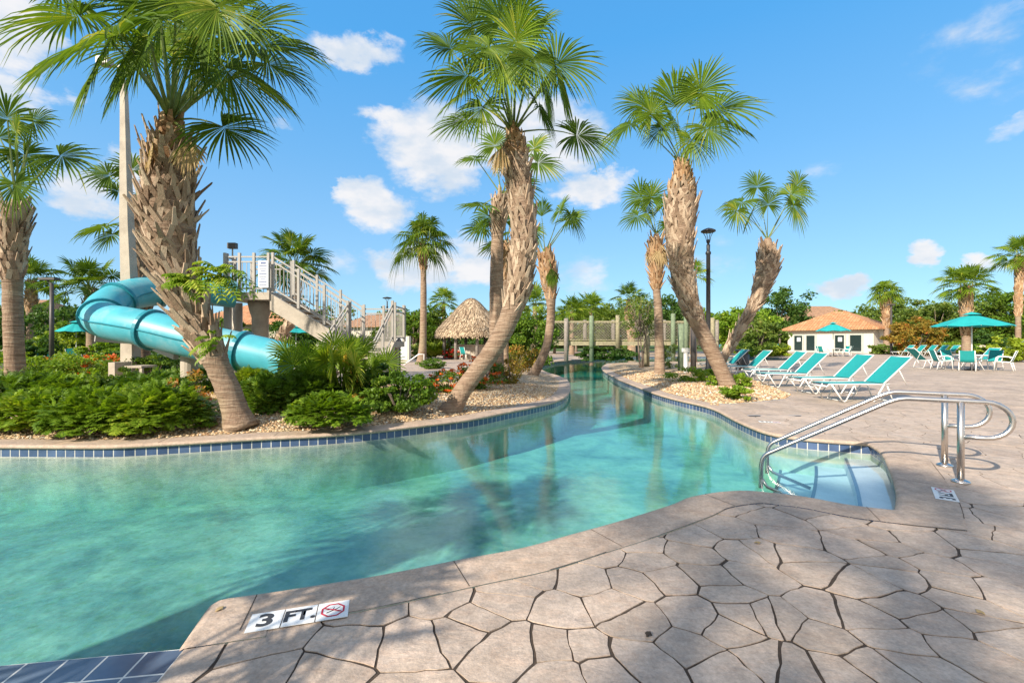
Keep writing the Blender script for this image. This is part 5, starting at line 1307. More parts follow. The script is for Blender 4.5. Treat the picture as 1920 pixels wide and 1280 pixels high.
# concrete light pole behind it
pb = WD(246, 700, 12.0); t = thing('light_pole', 'tall square tapering concrete pole beside the largest palm', 'pole', (pb.x, pb.y, .1))
m = MB(); tp = WD(232, 150, 11.9); b = Vector((pb.x, pb.y, 0)); n = 4
for (c, w_) in ((b, .32), (WD(244, 560, 12.0), .27), (WD(238, 420, 11.95), .22), (tp, .11)):
    for dx, dy in ((-1,-1),(1,-1),(1,1),(-1,1)): m.v.append(Vector(c)+Vector((dx*w_/2, dy*w_/2, 0)))
for k in range(3):
    for j in range(4): q = k*4+j; r_ = k*4+(j+1) % 4; m.f.append((q, r_, r_+4, q+4)); m.m.append(0)
m.f.append((12,13,14,15)); m.m.append(0); m.build('shaft', M['conc'], t)
m = MB(); m.tube([tp-Vector((.02,0,.05)), tp+Vector((-.02, 0, .35))], .03, n=8); m.beam(tp+Vector((-.5, 0, .35)), tp+Vector((.5, 0, .35)), .05, .05); m.box(tp+Vector((-.45, -.05, .45)), (.3, .22, .18)); m.box(tp+Vector((.45, -.05, .45)), (.3, .22, .18)); m.build('lamp_head', M['tanmetal'], t)
b2 = WD(246, 702, 11.5); t = thing('timber_platform', 'small weathered timber stand at the foot of the concrete pole', 'stand', (b2.x, b2.y, .1))
m = MB(); m.box((b2.x-.28, b2.y, .62), (.16, .5, .42)); m.box((b2.x+.25, b2.y, .72), (.42, .5, .05)); m.build('top_board', M['conc'], t)
for dx, dy in ((.07, -.2), (.43, -.2), (.07, .2), (.43, .2)):
    m = MB(); m.box((b2.x+dx, b2.y+dy, .40), (.06, .06, .62)); m.build('leg', M['conc'], t)

# ------------------------------------------------------------------ slide tower and stairs
TD = 13.6; zf = 2.82
def X_(px, D): return (px-960)*D/FPX
tx0, tx1 = X_(418, TD), X_(506, TD)
TW = thing('slide_tower', 'tan slide tower with railed platform and stairs coming down to the right', 'slide tower', ((tx0+tx1)/2, TD+.7, 0))
m = MB(); m.box(((tx0+tx1)/2, TD+.7, zf-.11), (tx1-tx0, 1.5, .22)); m.build('platform', M['conc'], TW)
cx_ = X_(488, TD+.7); m = MB(); m.lathe((cx_, TD+.7, 0), [(.24, 0), (.24, 2.1), (.30, 2.3), (.36, zf-.23)], 24); m.build('column', M['conc'], TW, smooth=True)
cx_ = X_(445, TD+1.0); m = MB(); m.lathe((cx_, TD+1.0, 0), [(.15, 0), (.15, zf-.23)], 16); m.build('column', M['conc'], TW, smooth=True)
cx_ = X_(427, TD+.4); m = MB(); m.box((cx_, TD+.4, (zf-.23)/2), (.16, .16, zf-.23)); m.build('column', M['tanmetal'], TW)
def railing(a, b, h=1.07, posts=2, bal=.13, name='railing', rails=(1.07, .92)):
    a, b = Vector(a), Vector(b); L = (b-a).length; d = b-a; m = MB()
    for r_ in rails: m.beam(a+UP*r_, b+UP*r_, .035, .04)
    m.beam(a+UP*.12, b+UP*.12, .035, .04)
    n = max(1, int(L/bal))
    for k in range(1, n): p = a+d*(k/n); m.beam(p+UP*.12, p+UP*rails[-1], .014, .014, up=Vector((1, 0, 0)))
    o = m.build(name, M['tanmetal'], TW)
    for k in range(posts):
        p = a+d*(k/(posts-1)); m = MB(); m.box(p+UP*(.55*h), (.072, .072, h*1.12)); m.build('post', M['tanmetal'], TW)
y0, y1 = TD+.02, TD+1.42
railing((tx0+.05, y0, zf), (tx1-.05, y0, zf), posts=4); railing((tx0+.05, y1, zf), (tx1-.05, y1, zf), posts=3); railing((tx0+.05, y0+.1, zf), (tx0+.05, y0+.5, zf), posts=2)
# flight one, towards the right
fx0, fz0 = tx1, zf; fx1, fz1 = X_(656, TD), 1.36
for yy in (TD+.06, TD+1.36):
    m = MB(); a = Vector((fx0, yy, fz0-.02)); b = Vector((fx1, yy, fz1-.02))
    m.v = [a+Vector((0, -.06, 0)), a+Vector((0, .06, 0)), a+Vector((0, .06, -.50)), a+Vector((0, -.06, -.50)), b+Vector((0, -.06, 0)), b+Vector((0, .06, 0)), b+Vector((0, .06, -.50)), b+Vector((0, -.06, -.50))]
    m.f = [(0,1,2,3),(7,6,5,4),(4,5,1,0),(5,6,2,1),(6,7,3,2),(7,4,0,3)]; m.m = [0]*6; m.build('stringer', M['conc'], TW)
    railing((fx0+.06, yy, fz0+.02), (fx1-.02, yy, fz1+.02), posts=4)
m = MB(); ns = 9
for k in range(ns):
    u = (k+.5)/ns; m.box((fx0+(fx1-fx0)*u, TD+.71, fz0+(fz1-fz0)*(k+1)/ns-.03), ((fx1-fx0)/ns+.04, 1.17, .05))
m.build('treads', M['conc'], TW)
# landing and second flight towards the viewer
lx0, lx1 = X_(652, TD), X_(738, TD)
m = MB(); m.box(((lx0+lx1)/2, TD+.7, 1.26), (lx1-lx0, 1.4, .18)); m.build('landing', M['conc'], TW)
for cxx in (lx0+.2, lx1-.2):
    m = MB(); m.box((cxx, TD+.9, .58), (.22, .22, 1.16)); m.build('column', M['conc'], TW)
railing((lx0, TD+1.38, 1.35), (lx1, TD+1.38, 1.35), posts=3); railing((lx1-.003, TD+.16, 1.352), (lx1-.003, TD+1.26, 1.352), posts=2)
for xx in (lx0+.02, lx1-.02):
    a = Vector((xx, TD, 1.36)); b = Vector((xx+ (0.0), TD-2.1, .12)); m = MB(); w_ = Vector((.06, 0, 0))
    m.v = [a-w_, a+w_, a+w_-UP*.42, a-w_-UP*.42, b-w_, b+w_, b+w_-UP*.35, b-w_-UP*.35]; m.f = [(0,1,2,3),(7,6,5,4),(4,5,1,0),(5,6,2,1),(6,7,3,2),(7,4,0,3)]; m.m = [0]*6; m.build('stringer', M['conc'], TW)
    railing(a+UP*.02-Vector((0, .06, 0)), b+UP*.02, posts=3)
m = MB()
for k in range(8): m.box(((lx0+lx1)/2, TD-.13-k*.262, 1.36-(k+1)*.155-.02), (lx1-lx0-.13, .30, .05))
m.build('treads', M['conc'], TW)
# notice board and floodlight on the tower
p = WD(494, 514, TD-.09); t = thing('notice_board', 'white rules board with blue print on the tower railing', 'sign', p)
m = MB(); m.box(p, (.30, .03, .80)); m.build('panel', M['paper'], t)
for k in range(9):
    m = MB(); m.box(p+Vector((-.01 if k % 3 else 0, -.018, .33-.08*k)), (.22 if k % 3 else .15, .006, .022 if k else .05)); m.build('printed_line', M['inkb'], t)
p = WD(436, 461, TD+.3); t = thing('floodlight', 'small box floodlight above the slide platform', 'floodlight', p)
m = MB(); m.box(p, (.25, .14, .17)); m.build('housing', M['bronze'], t); m = MB(); m.tube([p-UP*.08, p-UP*1.0], .022, n=8); m.build('stem', M['tanmetal'], t)
def tilt_box(): pass

# ------------------------------------------------------------------ lamp posts
def lamp(label, px, pyb, pyt, D, dark='black', wide=.55):
    b = WD(px, pyb, D); b.z = 0; top = WD(px, pyt, D); t = thing('lamp_post', label, 'lamp post', b); hh = top.z
    m = MB(); m.lathe(b, [(.17, 0), (.17, .12), (.10, .35), (.085, .8), (.075, hh-1.0), (.10, hh-.98), (.10, hh-.90), (.065, hh-.86), (.07, hh-.62), (.055, hh-.6)], 14); m.build('pole', M[dark], t, smooth=True)
    m = MB(); m.lathe((b.x, b.y, hh), [(.03, -.60), (.07, -.5), (.05, -.42)], 12)
    for k in range(4): a = pi/4+k*pi/2; m.tube([(b.x+.05*cos(a), b.y+.05*sin(a), hh-.55), (b.x+.10*cos(a), b.y+.10*sin(a), hh-.3), (b.x+wide*.36*cos(a), b.y+wide*.36*sin(a), hh-.12)], .012, n=6)
    m.build('bracket', M[dark], t)
    m = MB(); m.lathe((b.x, b.y, hh), [(wide*.40, -.14), (wide*.5, -.11), (wide*.48, -.07), (wide*.3, -.015), (.04, .03), (.0, .04)], 20); m.build('lamp_head', M[dark], t, smooth=True)
lamp('black lamp post with mushroom head behind the right leaning palm', 1328, 706, 429, 17.5)
lamp('distant small black lamp post beyond the stair railing', 726, 650, 557, 44, wide=.9)
b = WD(97, 690, 21); b.z = 0; t = thing('lamp_post', 'dark slender lamp post at left with flat side lamp', 'lamp post', b)
m = MB(); hh = WD(97, 532, 21).z; m.tube([b, b+UP*hh], [.10, .07], n=12); m.build('pole', M['bronze'], t, smooth=True)
m = MB(); m.beam(b+UP*hh, b+Vector((-.25, 0, hh+.18)), .05, .05); m.box(b+Vector((-.12, 0, hh+.22)), (.75, .3, .10)); m.build('lamp_head', M['bronze'], t)
b = WD(1671, 660, 46); b.z = 0; t = thing('light_pole', 'thin dark pole beside the right corner of the cabana', 'pole', b); m = MB(); m.tube([b, b+UP*WD(1671, 572, 46).z], [.11, .08], n=8); m.build('pole', M['bronze'], t); m = MB(); m.box(b+UP*(WD(1671, 572, 46).z+.06), (.5, .4, .12)); m.build('lamp_head', M['bronze'], t)

# ------------------------------------------------------------------ sun loungers
def make_lounger(back=42):
    t = thing('sun_lounger', 'teal sling sun lounger', 'sun lounger'); hw = .31; zs = .40; ca, sa = cos(radians(back)), sin(radians(back)); hx, hz = 1.28, zs+.01; bl = .86
    m = MB()
    for sg in (-1, 1): m.tube([(0.0, sg*hw, zs-.05), (.04, sg*hw, zs), (.5, sg*hw, zs), (1.0, sg*hw, zs), (hx+.1, sg*hw, zs-.01)], .015, n=7)
    m.tube([(.0, -hw, zs-.05), (.0, hw, zs-.05)], .018, n=7); m.tube([(hx+.1, -hw, zs-.01), (hx+.1, hw, zs-.01)], .016, n=6); m.build('seat_frame', M['white'], t, smooth=True)
    m = MB()
    for sg in (-1, 1): m.tube([(hx, sg*(hw-.03), hz), (hx+ca*bl, sg*(hw-.03), hz+sa*bl)], .0145, n=7)
    m.tube([(hx+ca*bl, -hw+.03, hz+sa*bl), (hx+ca*bl, hw-.03, hz+sa*bl)], .0145, n=7)
    m.tube([(hx+ca*bl*.55, -hw+.05, hz+sa*bl*.55), (hx+.34+ca*bl*.3, -hw+.05, zs-.03)], .010, n=5); m.tube([(hx+ca*bl*.55, hw-.05, hz+sa*bl*.55), (hx+.34+ca*bl*.3, hw-.05, zs-.03)], .010, n=5)
    m.build('back_frame', M['white'], t, smooth=True)
    def sling(name, pts, hwid):
        m = MB(); n = 5
        for k, (x, z) in enumerate(pts):
            for j in range(n+1):
                v = -1+2*j/n; m.v.append(Vector((x, v*hwid, z-.018*(1-v*v)*(1 if 0 < k < len(pts)-1 else .4))))
        N0 = len(m.v)
        for q in list(m.v): m.v.append(q-Vector((0, 0, .006)))
        for k in range(len(pts)-1):
            for j in range(n): q = k*(n+1)+j; m.f.append((q, q+n+1, q+n+2, q+1)); m.m.append(0); m.f.append((q+N0, q+1+N0, q+n+2+N0, q+n+1+N0)); m.m.append(0)
        m.build(name, M['teal'], t, smooth=True)
    sling('seat_sling', [(.03, zs+.016), (.3, zs+.008), (.6, zs+.004), (.9, zs+.006), (hx-.02, zs+.014)], hw-.015)
    sling('back_sling', [(hx+.02, hz+.016), (hx+ca*bl*.35, hz+sa*bl*.35+.01), (hx+ca*bl*.7, hz+sa*bl*.7+.01), (hx+ca*bl*.985, hz+sa*bl*.985+.016)], hw-.04)
    for (xa, xb, nm) in ((.10, .34, 0), (hx-.02, hx-.26, 1)):
        for sg in (-1, 1):
            m = MB(); m.tube([(xa, sg*hw, zs-.01), (xa+(xb-xa)*.5, sg*(hw+.01), .2), (xb, sg*(hw+.015), .012)], .017, n=7); m.build('leg', M['white'], t, smooth=True)
    for (xa, xb) in ((.62, .42), (hx+.06, hx+.20)):
        m = MB()
        for sg in (-1, 1): m.tube([(xa, sg*(hw-.02), zs-.02), (xb, sg*(hw-.02), .012)], .014, n=6)
        m.tube([(xb, -hw+.02, .014), (xb, hw-.02, .014)], .012, n=6); m.build('brace', M['white'], t, smooth=True)
    return t
proto = make_lounger(43); first = [True]
def lounger(x, y, rz, label, group, back=None):
    if first[0]: o = proto; first[0] = False
    else: o = copy_tree(proto)
    o.location = (x, y, .004); o.rotation_euler = (0, 0, rz); tag(o, label, 'sun lounger', group); return o
gl_ = 'teal loungers in the front row by the right bank'
for (x, y, rz, lab) in [(6.98,10.35,.0,'nearest teal lounger in sun, backrest highest to the right, closest to the handrails'),(7.35,11.85,.02,'second teal lounger from the handrails, sunlit back'),(7.35,13.5,.03,'third teal lounger from the handrails'),(7.95,15.4,.02,'fourth teal lounger from the handrails with shaded back'),(7.9,17.3,.04,'fifth teal lounger from the handrails, partly behind the leaning palm foot'),(8.1,19.4,.02,'sixth teal lounger, farthest of the front row beside the trash bin')]:
    lounger(x, y, rz, lab, gl_)
gl2 = 'distant teal loungers between trash bin and cabana'
for i, (px, py, lab) in enumerate([(1420,668,'distant lounger touching the trash bin'),(1432,665,'distant lounger just right of the trash bin'),(1440,662,'distant lounger in the middle of the group left of the cabana'),(1448,660,'distant lounger nearest the cabana corner'),(1338,662,'distant lounger seen left of the bulbous palm trunk')]):
    p = W(px, py); lounger(p.x-1.0, p.y, .05, lab, gl2)
gl3 = 'row of distant teal loungers right of the cabana'
for i, (px, py, lab) in enumerate([(1694,667,'first distant lounger right of the cabana pole'),(1716,667,'second distant lounger right of the cabana pole'),(1737,667,'third distant lounger right of the cabana pole'),(1757,668,'fourth distant lounger, left of the umbrella table'),(1778,668,'fifth distant lounger, just behind the umbrella table')]):
    p = W(px, py); lounger(p.x-.9, p.y, .1, lab, gl3)
p = W(1880, 690); lounger(p.x-1.2, p.y+.8, .1, 'lounger at the right picture edge just behind the umbrella table', 'loungers at the right edge')
p = W(1735, 690); lounger(p.x+1.3, p.y+.2, pi, 'lounger left of the umbrella table with its foot towards us', 'loungers at the right edge')
gl4 = 'teal loungers behind the slide stairs'
for i, (px, py, lab) in enumerate([(552,664,'lounger left of the others behind the palmetto'),(577,664,'middle lounger behind the palmetto'),(602,664,'lounger right of the others behind the palmetto'),(640,662,'lounger seen between the stair posts')]):
    p = W(px, py); lounger(p.x+.6, p.y+.9, radians(118), lab, gl4)

# ------------------------------------------------------------------ chairs, tables, umbrellas
def make_chair():
    t = thing('patio_chair', 'teal sling patio chair', 'chair'); hw = .27
    for sg in (-1, 1):
        m = MB(); m.tube([(.27, sg*hw, .012), (.24, sg*hw, .42), (.20, sg*hw, .62), (.05, sg*hw, .66), (-.20, sg*hw, .64), (-.26, sg*hw, .58)], .018, n=7); m.build('arm_frame', M['white'], t, smooth=True)
        m = MB(); m.tube([(-.34, sg*hw, .012), (-.25, sg*hw, .40)], .018, n=7); m.build('leg', M['white'], t, smooth=True)
        m = MB(); m.tube([(.24, sg*(hw-.02), .43), (-.20, sg*(hw-.02), .40), (-.26, sg*(hw-.02), .46), (-.42, sg*(hw-.02), .93)], .016, n=7); m.build('side_rail', M['white'], t, smooth=True)
    m = MB(); P = [(.25, .44), (.05, .415), (-.16, .405), (-.235, .43), (-.29, .56), (-.36, .76), (-.425, .94)]; n = 4
    for k, (x, z) in enumerate(P):
        for j in range(n+1): v = -1+2*j/n; m.v.append(Vector((x, v*(hw-.03), z-.015*(1-v*v))))
    for k in range(len(P)-1):
        for j in range(n): q = k*(n+1)+j; m.f.append((q, q+1, q+n+2, q+n+1)); m.m.append(0)
    m.build('sling', M['teal'], t, smooth=True); return t
pc = make_chair(); cf = [True]
def chair(x, y, rz, label, group):
    if cf[0]: o = pc; cf[0] = False
    else: o = copy_tree(pc)
    o.location = (x, y, .004); o.rotation_euler = (0, 0, rz); tag(o, label, 'chair', group); return o
def table(x, y, label, r=.55):
    t = thing('patio_table', label, 'table', (x, y, 0)); m = MB(); m.lathe((x, y, .70), [(r-.03, 0), (r, .0), (r, .03), (r-.03, .035), (0, .035)], 28); m.build('tabletop', M['white'], t)
    for k in range(4): a = pi/4+k*pi/2; m = MB(); m.tube([(x+r*.75*cos(a), y+r*.75*sin(a), .70), (x+r*.45*cos(a), y+r*.45*sin(a), .4), (x+r*.75*cos(a), y+r*.75*sin(a), .01)], .018, n=6); m.build('leg', M['white'], t, smooth=True)
def umbrella(x, y, ztop, zedge, r, label, n=8, rot=.2, wave=0):
    t = thing('patio_umbrella', label, 'umbrella', (x, y, 0))
    m = MB(); m.tube([(x, y, 0), (x, y, ztop+.05)], .028, n=10); m.build('pole', M['white'], t, smooth=True)
    m = MB(); m.lathe((x, y, .0), [(.26, 0), (.26, .06), (.06, .10), (.045, .3)], 20); m.build('base', M['bronze'], t, smooth=True)
    m = MB(); K = 6
    for k in range(n):
        for sub_ in range(4):
            a0 = rot+2*pi*(k+sub_/4)/n
            for i in range(K+1):
                f = i/K; sag = 1-.055*f*(1-abs(sub_/4-.5)*2) if sub_ else 1
                z = ztop-(ztop-zedge)*(f**1.12)-.05*f*(1-abs(sub_/4-.5)*2)*(1 if sub_ else 0); m.v.append(Vector((x+cos(a0)*r*f*sag, y+sin(a0)*r*f*sag, z)))
    NN = n*4
    for j in range(NN):
        for i in range(K): q = j*(K+1)+i; r_ = ((j+1) % NN)*(K+1)+i; m.f.append((q, q+1, r_+1, r_)); m.m.append(0)
    m.build('canopy', M['tealc'], t, smooth=False)
    m = MB()
    for k in range(n):
        a0 = rot+2*pi*k/n; m.tube([(x+cos(a0)*r*.99, y+sin(a0)*r*.99, zedge-.012), (x+cos(a0)*r*.5, y+sin(a0)*r*.5, zedge+(ztop-zedge)*.53-.02), (x, y, ztop-.03)], .012, n=5)
    m.build('ribs', M['white'], t)
    m = MB(); m.lathe((x, y, ztop+.0), [(.34, -.02), (.2, .05), (.0, .12)], n); m.build('vent_cap', M['tealc'], t)
# large umbrella and its table
c = W(1822, 694); umbrella(c.x, c.y, 2.62, 2.08, 1.46, 'large teal umbrella over the white table on the right'); table(c.x, c.y, 'white round table under the large teal umbrella')
gc = 'chairs round the table under the large umbrella'
for (dx, dy, rz, lab) in [(-.75,-.55,.75,'chair left of the umbrella table with its back to us'),(.95,-.5,2.2,'chair right of the umbrella table with its back to us'),(-1.05,.35,-.3,'chair at the far left side of the umbrella table'),(1.25,.3,3.5,'chair at the far right side of the umbrella table'),(.1,1.0,-1.6,'chair behind the umbrella table facing us')]:
    chair(c.x+dx, c.y+dy, rz, lab, gc)
u2 = W(1793, 672, 0); umbrella(WD(1810, 640, 33).x, 33, WD(0, 594, 33).z, WD(0, 610, 33).z, 1.5, 'second teal umbrella half hidden behind the large one')
u = W(1562, 668); umbrella(u.x, u.y, WD(0, 606, u.y).z, WD(0, 620, u.y).z, 1.35, 'teal umbrella in front of the cabana'); table(u.x, u.y, 'white table under the umbrella in front of the cabana')
for k, (dx, dy, rz, lab) in enumerate([(-1.0,-.2,.2,'chair left of the table before the cabana'),(.7,-.7,2.3,'chair right of the table before the cabana'),(1.2,.3,3.2,'chair far right of the table before the cabana'),(-.5,.8,-1,'chair behind the table before the cabana')]): chair(u.x+dx, u.y+dy, rz, lab, 'chairs in front of the cabana')
u = WD(143, 640, 30); umbrella(u.x, 30, WD(0, 604, 30).z, WD(0, 621, 30).z, 1.05, 'teal patio umbrella left of the blue slide'); table(u.x, 30, 'table under the patio umbrella left of the blue slide')
for (dx, dy, rz, lab) in [(-.9,-.2,.2,'chair left of the left patio table'),(.3,-.8,1.6,'chair before the left patio table'),(.9,-.1,2.9,'chair right of the left patio table'),(1.6,-.8,1.9,'chair standing apart right of the left patio table')]: chair(u.x+dx, 29+dy, rz, lab, 'chairs at the left patio table')
for (px, D, pt_, pe, r_, lab) in [(555,30,613,623,1.15,'teal umbrella under the slide stairs'),(598,36,619,627,.7,'small distant teal umbrella under the stair landing'),(430,36,614,622,1.0,'teal umbrella half hidden behind the slide tower column')]:
    u = WD(px, 640, D); umbrella(u.x, D, WD(0, pt_, D).z, WD(0, pe, D).z, r_, lab)
# ------------------------------------------------------------------ thatched hut
D = 34; cx_, cy_ = X_(880, D), D+1.5; HT = thing('thatched_hut', 'open hut with shaggy conical palm thatch roof', 'hut', (cx_, cy_, 0))
rs = np.random.RandomState(4); prof = [(0.0, 4.75), (.35, 4.62), (.95, 4.05), (1.6, 3.35), (2.2, 2.75), (2.62, 2.25), (2.78, 1.95)]
m = MB(); m.lathe((cx_, cy_, 0), [(r, z) for r, z in prof][::-1], 30, cap=False); m.build('roof', M['thatch'], HT, smooth=True)
n = 7000; ph = rs.rand(n)*2*pi; f = rs.rand(n)**.6; pr = np.array([p[0] for p in prof]); pz = np.array([p[1] for p in prof]); ti = np.linspace(0, 1, len(prof)); rr = np.interp(f, ti, pr); zz = np.interp(f, ti, pz)
r2 = np.interp(np.clip(f+.10, 0, 1), ti, pr)+.03; z2 = np.where(f > .88, zz-.28-.2*rs.rand(n), np.interp(np.clip(f+.10, 0, 1), ti, pz)-.03)+rs.randn(n)*.03; w_ = .035+.03*rs.rand(n); ph2 = ph+rs.randn(n)*.05
def P3(r, a, z): return np.stack([cx_+r*np.cos(a), cy_+r*np.sin(a), z], 1)
lift = .02+.05*rs.rand(n)
A = P3(rr+.01, ph-w_/np.maximum(rr, .4), zz+.02); B = P3(rr+.01, ph+w_/np.maximum(rr, .4), zz+.02); C_ = P3(r2+lift, ph2+w_*.4/np.maximum(r2, .4), z2+lift); E = P3(r2+lift, ph2-w_*.4/np.maximum(r2, .4), z2+lift)
V = np.stack([A, B, C_, E], 1).reshape(-1, 3); me = fastmesh('thatch_leaves', V, np.arange(n*4).reshape(-1, 4)); link_mesh('thatch_leaves', me, M['thatchl'], HT)
for k in range(8):
    a = k*pi/4+.3; m = MB(); m.tube([(cx_+2.1*cos(a), cy_+2.1*sin(a), 0), (cx_+2.1*cos(a), cy_+2.1*sin(a), 2.6)], .12, n=10); m.build('post', M['barkgrey'], HT, smooth=True)
m = MB(); m.lathe((cx_, cy_, 0), [(1.3, 0), (1.3, 1.05), (1.5, 1.06), (1.5, 1.12), (0, 1.13)], 20); m.build('bar_counter', M['wallt'], HT)
for (px, py, rz, lab) in [(850,668,.4,'chair at the left front of the thatched hut'),(873,674,.9,'chair with its back to us before the thatched hut'),(897,672,2.6,'chair right of the thatched hut table'),(885,664,-1.2,'chair under the thatched roof')]:
    p = W(px, py); chair(p.x, p.y, rz, lab, 'chairs beside the thatched hut')
p = W(884, 670); table(p.x, p.y, 'white table beside the thatched hut')

# ------------------------------------------------------------------ rope bridge
BD = 31.0; BR = thing('rope_bridge', 'timber footbridge with rope net sides crossing behind the river', 'footbridge', (6.3, BD, 0))
xa, xb = X_(1040, BD), X_(1345, BD)
m = MB(); m.box(((xa+xb)/2, BD+.75, 1.32), (xb-xa, 1.5, .10)); m.box(((xa+xb)/2, BD-.04, 1.22), (xb-xa, .07, .28)); m.box(((xa+xb)/2, BD+1.54, 1.22), (xb-xa, .07, .28)); m.build('deck', M['wood'], BR)
for (px, pt_, pb_, mm) in [(1061,597,675,'barkgrey'),(1108,592,672,'woodg'),(1157,591,645,'wood'),(1210,594,690,'wood'),(1260,588,684,'woodg'),(1284,590,690,'woodg'),(1333,596,690,'wood')]:
    x = X_(px, BD); zt = WD(0, pt_, BD).z; zb = 0 if pb_ > 660 else .9
    m = MB(); m.lathe((x, BD-.22, 0), [(.15, zb), (.15, zt-.04), (.12, zt)], 12); m.build('post', M[mm], BR, smooth=True)
for px in (1097, 1150, 1196, 1246, 1300, 1345):
    x = X_(px, BD+1.7); m = MB(); m.lathe((x, BD+1.75, 0), [(.14, 0), (.14, 2.85), (.11, 2.9)], 10); m.build('post', M['barkgrey'], BR, smooth=True)
m = MB()
for yy in (BD-.10, BD+1.62):
    for z in (2.72, 1.45): m.beam((xa, yy, z), (xb, yy, z), .07, .07 if z > 2 else .05)
m.build('rail', M['wood'], BR)
st_ = .2
for yy in (BD-.10, BD+1.62):
    m = MB(); x = xa-1.3
    while x < xb:
        for sg in (-1, 1):
            a = Vector((x if sg > 0 else x+1.24, yy, 1.47)); b = Vector((x+1.24 if sg > 0 else x, yy, 2.70))
            if a.x < xa or b.x < xa or a.x > xb or b.x > xb: continue
            m.beam(a, b, .013, .013, up=Vector((0, 1, 0)))
        x += st_
    m.build('rope_net', M['rope'], BR)
# ------------------------------------------------------------------ small items
b = W(1392, 694); b = Vector((X_(1392, 21.5), 21.5, 0)); t = thing('trash_bin', 'black cylindrical trash bin behind the front loungers', 'bin', b)
m = MB(); m.lathe(b, [(.27, 0), (.30, .05), (.30, .72), (.27, .74)], 20); m.build('body', M['black'], t, smooth=True); m = MB(); m.lathe(b, [(.33, .88), (.33, .93), (.28, .97), (0, .98)], 20); m.build('lid', M['black'], t)
for k in range(4): a = k*pi/2+.4; m = MB(); m.box(b+Vector((.28*cos(a), .28*sin(a), .81)), (.05, .05, .16)); m.build('lid_strut', M['black'], t)
b = W(1286, 702); t = thing('shower_pump', 'white pedestal lift beside the low shrub on the right bed', 'pool lift', b)
m = MB(); m.tube([b, b+UP*.95], .09, n=12); m.box(b+Vector((0, 0, 1.0)), (.26, .22, .16)); m.build('pedestal', M['white'], t); m = MB(); m.tube([b+UP*.3+Vector((.1, 0, 0)), b+Vector((.25, 0, .55)), b+Vector((.12, 0, .9))], .03, n=8); m.build('hose', M['white'], t, smooth=True)
b = W(1300, 703); t = thing('timber_post', 'dark timber post right of the white pedestal', 'post', b); m = MB(); m.tube([b, b+UP*1.9], .11, n=12); m.build('post', M['bronze'], t, smooth=True)
b = W(1277, 699); t = thing('timber_post', 'green stained timber post left of the white pedestal', 'post', b); m = MB(); m.tube([b, b+UP*2.1], .13, n=12); m.build('post', M['woodg'], t, smooth=True)
b = W(1212, 689); t = thing('timber_post', 'pale round timber post beside the young multi stemmed tree', 'post', b); m = MB(); m.tube([b, b+UP*2.2], .16, n=14); m.build('post', M['wood'], t, smooth=True)
b = W(748, 706); b.z = 0; t = thing('timber_post', 'dark post with lantern at the foot of the slide stairs', 'post', b); m = MB(); m.tube([b, b+UP*1.25], .07, n=10); m.build('post', M['bronze'], t, smooth=True); m = MB(); m.lathe(b+UP*1.25, [(.09, 0), (.12, .1), (.05, .22), (0, .24)], 12); m.build('lantern', M['bronze'], t)
a = W(757, 684); m = MB(); b_ = WD(785, 664, a.y); m.tube([a, b_, b_+Vector((.3, 0, 0)), (b_.x+.3, b_.y, 0)], .035, n=8); tag(m.build('grab_rail', M['white'], origin=(a.x, a.y, 0), smooth=True), 'white slanting grab rail left of the drooping fan palm', 'handrail')
# white service box
b = WD(756, 650, 30); t = thing('equipment_cabinet', 'pale cabinet beyond the stair foot', 'cabinet', (b.x, 30, 0)); m = MB(); m.box((b.x, 30, .85), (.9, .6, 1.7)); m.build('body', M['wallw'], t); m = MB(); m.box((b.x, 29.69, .9), (.7, .03, 1.4)); m.build('door', M['paper'], t)

# ------------------------------------------------------------------ buildings
def hip(mb, pts4, z, ridge, over=0):
    a, b, c, d = [Vector((*p, z)) for p in pts4]; r1, r2 = Vector(ridge[0]), Vector(ridge[1])
    return [(a, b, r2, r1), (b, c, r2), (c, d, r1, r2), (d, a, r1)]
def roof_obj(name, faces, matl, parent, thick=.12):
    vs = []; fs = []; uvs = []
    for f in faces:
        e = (f[1]-f[0]).normalized(); nn = (f[1]-f[0]).cross(f[-1]-f[0]).normalized(); u = nn.cross(e); i = len(vs)
        for p in f: vs.append(p); uvs.append(((p-f[0]).dot(e), (p-f[0]).dot(u)))
        fs.append(tuple(range(i, i+len(f))))
        p0, p1 = f[0], f[1]; i = len(vs)
        for p in (p0, p1, p1-UP*thick, p0-UP*thick): vs.append(p); uvs.append(((p-f[0]).dot(e), 0.1))
        fs.append((i, i+3, i+2, i+1))
    off = Vector(parent.location); me = bpy.data.meshes.new(name); me.from_pydata([tuple(v-off) for v in vs], [], fs); ul = me.uv_layers.new(name='UVMap')
    for l in me.loops: ul.data[l.index].uv = uvs[l.vertex_index]
    o = bpy.data.objects.new(name, me); COL.objects.link(o); me.materials.append(matl); o.parent = parent; return o
A = Vector((X_(1477, 60), 60, 0)); B = Vector((X_(1638, 52), 52, 0)); e = (B-A).normalized(); nb_ = Vector((-e.y, e.x, 0)); nb_ = nb_ if nb_.y > 0 else -nb_
L = (B-A).length; Wd = 6.0; zc = 2.85
CB = thing('cabana', 'cream pool cabana with orange clay tile hip roof and four glazed doors', 'pavilion', (A+B)/2)
m = MB(); c4 = [A, B, B+nb_*Wd, A+nb_*Wd]
for k in range(4): p, q = c4[k], c4[(k+1) % 4]; m.quad(p, q, q+UP*zc, p+UP*zc)
m.build('wall', M['wallw'], CB)
m = MB(); m.box((A+B)/2-nb_*.03+UP*(zc-.18), (L+.1, .10, .22), axes=(e, nb_, UP)); m.build('fascia', M['wallt'], CB)
def on(u, z, out=.0): return A+e*u-nb_*out+UP*z
